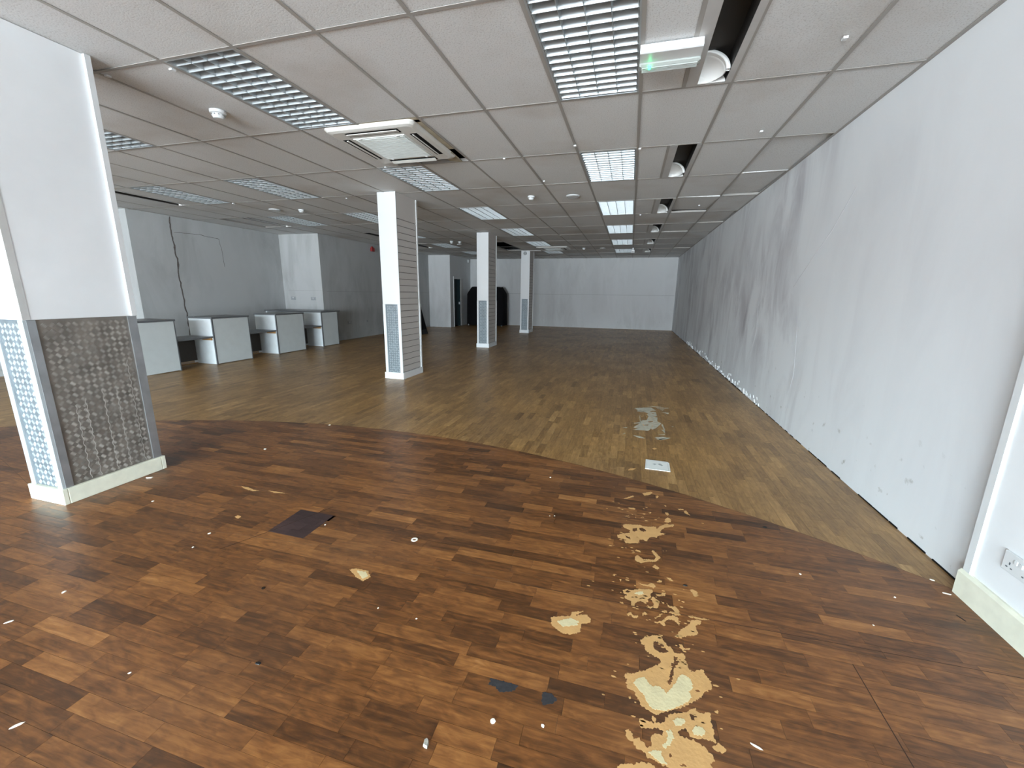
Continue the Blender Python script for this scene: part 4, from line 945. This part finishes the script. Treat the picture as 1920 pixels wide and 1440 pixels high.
# ------------------------------------------------------------------ wall fittings
def socket(loc, axis, m, label, sc=1.0, small=False):
    r = empty('wall_socket', loc); w, h = (.073 if not small else .043)*sc, .043*sc
    def bx(a0, a1, z0, z1, d0, d1, nm, mm, par, bev=0):
        if axis == 'x': q = MB().box(-d1, a0, z0, -d0, a1, z1)
        elif axis == 'X': q = MB().box(d0, a0, z0, d1, a1, z1)
        else: q = MB().box(a0, -d1, z0, a1, -d0, z1)
        return q.build(nm, mm, par, bevel=bev)
    pl = bx(-w, w, -h, h, 0, .011, 'face_plate', m, r, .003)
    for s in ((-1, 1) if not small else (0,)):
        c = s*w*.52
        for (dx, dz, a, b) in ((0, -.004-.0, .003, .0055), (-.011, -.022, .0045, .0025), (.011, -.022, .0045, .0025)):
            bx(c+dx-a, c+dx+a, dz-b, dz+b, .0095, .0118, 'pin_hole', PINK, pl)
    for s in ((-1, 1) if not small else ()):
        bx(s*.012-.007, s*.012+.007, .006, .024, .0105, .015, 'switch', WHITEG, pl, .001)
    return tag(r, label, 'socket')
socket((1.66, -1.505, .305), 'x', WHITEG, 'white double socket on the near right wall above the skirting')
socket((-8.81, 5.87, 1.175), 'y', SOCKG, 'grey double socket on the bright wall, left one of two')
socket((-8.16, 5.87, 1.172), 'y', SOCKG, 'grey double socket on the bright wall, right one of two')
socket((-7.85, 6.88, .48), 'X', SOCKG, 'grey double socket low on the left wall beyond the counters')
socket((-7.85, 7.74, .48), 'X', SOCKG, 'small single outlet low on the left wall beside the second pillar', .7, True)
r = empty('fire_alarm', (-7.85, 8.20, 2.60)); MB().box(0, -.075, 0, .06, .075, .11).build('base', RED, r, bevel=.008); MB().lathe([(.001, .15), (.028, .145), (.032, .11)], 20, (.03, -.02, 0)).build('beacon', RED, r, smooth=True)
tag(r, 'red fire alarm sounder high on the left wall', 'fire alarm')

# ------------------------------------------------------------------ things lying on the floor
r = empty('floor_card', (.350, -.104, .0), -.03)
mb = MB(); mb.prism([(-.097, -.10), (.097, -.10), (.097, .075), (.083, .10), (-.092, .102)], 0, .003); mb.build('card', PAPER, r)
mb = MB()
for cx_, cy_, rr in ((-.022, .012, .014), (.020, .022, .016), (.034, .004, .010)):
    ps = [(cx_+rr*(1+.3*math.sin(3*a))*math.cos(a), cy_+rr*(1+.25*math.cos(4*a))*math.sin(a)) for a in [2*math.pi*k/18 for k in range(18)]]
    mb.prism(ps, .003, .0034)
mb.build('print', PRINT, r); 
fr_ = MB()
for bx in ((-.085, -.088, .085, -.086), (-.085, .080, .075, .082), (-.085, -.086, -.083, .080), (.083, -.086, .085, .072)): fr_.box(bx[0], bx[1], .003, bx[2], bx[3], .0033)
fr_.build('border', PRINT, r)
tag(r, 'square white card with a faint print on the lighter floor', 'card')
def chip(x, y_, s, asp, rot, m, label, z=.0, name='plaster_chip', hgt=.3):
    k = 7; pts = []
    for i in range(k):
        a = 2*math.pi*i/k; rr = s*random.uniform(.7, 1.1); px_, py_ = rr*math.cos(a)*asp, rr*math.sin(a)
        pts.append((px_*math.cos(rot)-py_*math.sin(rot), px_*math.sin(rot)+py_*math.cos(rot)))
    mb = MB(); n = k
    mb.v = [(p[0], p[1], 0) for p in pts]+[(p[0]*.8, p[1]*.8, s*hgt) for p in pts]
    mb.f = [tuple(range(k, 2*k)), tuple(reversed(range(k)))]+[(i, (i+1) % k, k+(i+1) % k, k+i) for i in range(k)]
    o = mb.build(name, m, fix=True); o.location = (x, y_, z+.0003); return tag(o, label, 'debris')
GRP = 'white plaster chips scattered on the dark floor'
for (x, y_, s, l) in [(-2.175, -2.047, .006, 'tiny white chip left of the purple brown square'), (-2.924, -.046, .011, 'white chip on the curved joint between dark and lighter floor'),
  (-2.999, -.787, .012, 'white chip lying between the near pillar and the curved joint'), (-2.927, -1.748, .008, 'white chip in front of the near pillar foot, right side'),
  (-1.643, -1.65, .006, 'tiny pale chip at the right corner of the purple brown square'), (-2.216, -1.92, .008, 'pale chip on the seam left of the purple brown square'),
  (-.951, -2.145, .004, 'tiny white speck right of the single small worn patch, nearer the left'), (-.757, -2.151, .004, 'tiny white speck right of the single small worn patch, nearer the right'),
  (-.46, -.593, .007, 'white chip on the dark floor just before the curved joint, middle'), (.972, -1.326, .006, 'white chip right of the upper torn patches'),
  (1.343, -1.387, .005, 'pale speck nearest the right wall'), (-2.399, -2.475, .008, 'pale chip near the left edge of the floor'), (-1.638, -2.684, .005, 'white speck at lower left, in the middle of a strip'),
  (-.139, -2.44, .006, 'cream chip beside the bright angular chip'), (-.33, -1.14, .004, 'tiny white speck left of the upper torn patch, left one of two'), (-.36, -1.15, .004, 'tiny white speck left of the upper torn patch, right one of two'),
  (1.15, -1.62, .004, 'pale speck on the dark floor toward the right skirting')]:
    tag(chip(x, y_, s, 1.2, random.random()*3, CHIPM, l), group=GRP)
chip(-.301, -2.473, .009, 1.0, .3, CHIPM, 'bright white angular chip left of the largest worn patch', hgt=.7)
chip(-.479, -2.597, .017, .55, .2, STONE, 'pale grey pebble at the bottom of the photo', name='pebble', hgt=.55)
chip(-2.391, -2.658, .006, 3.4, .9, CHIPM, 'white sliver at the far left edge, farther one of two', name='paper_sliver')
chip(-1.771, -2.92, .006, 3.2, 1.0, CHIPM, 'white sliver at the bottom left corner', name='paper_sliver')
chip(.518, -2.312, .0045, 4.2, -.35, CHIPM, 'thin white sliver right of the torn patches', name='paper_sliver')
chip(1.60, -1.185, .007, 1.6, -.4, CHIPM, 'white plaster crumb by the right wall pier corner')
chip(1.600, -1.285, .006, 3.0, -.15, CHIPM, 'long pale plaster crumb against the right skirting')
chip(-3.33, -1.50, .012, 2.6, .5, CHIPM, 'pale plaster crumb beside the near pillar skirting')
for (x, y_, s, l) in ((-1.542, -2.191, .008, 'small dark ring left of the floor middle'),):
    o = MB().lathe([(s*.6, 0), (s*.6, .002), (s, .002), (s, 0), (s*.6, 0)], 20).build('rubber_washer', RUBBER, fix=True); o.location = (x, y_, .0003); tag(o, l, 'washer')
o = MB().lathe([(.009, 0), (.009, .002), (.019, .002), (.019, 0), (.009, 0)], 24).build('metal_washer', CHIPM, fix=True); o.location = (-1.053, -1.632, .0003); tag(o, 'pale flat washer ring in the middle of the dark floor', 'washer')
chip(-1.222, -2.519, .008, 1.8, .2, RUBBER, 'dark crumb on the lower left of the floor', name='rubber_crumb')
chip(.933, -.892, .010, 1.6, .1, RUBBER, 'dark crumb near the curved floor edge', name='rubber_crumb')
chip(.395, -1.589, .007, 1.8, .1, RUBBER, 'dark crumb right of the torn patches', name='rubber_crumb')
chip(1.551, -1.461, .004, 6, -1.2, RUBBER, 'dark sliver near the right skirting', name='rubber_crumb')
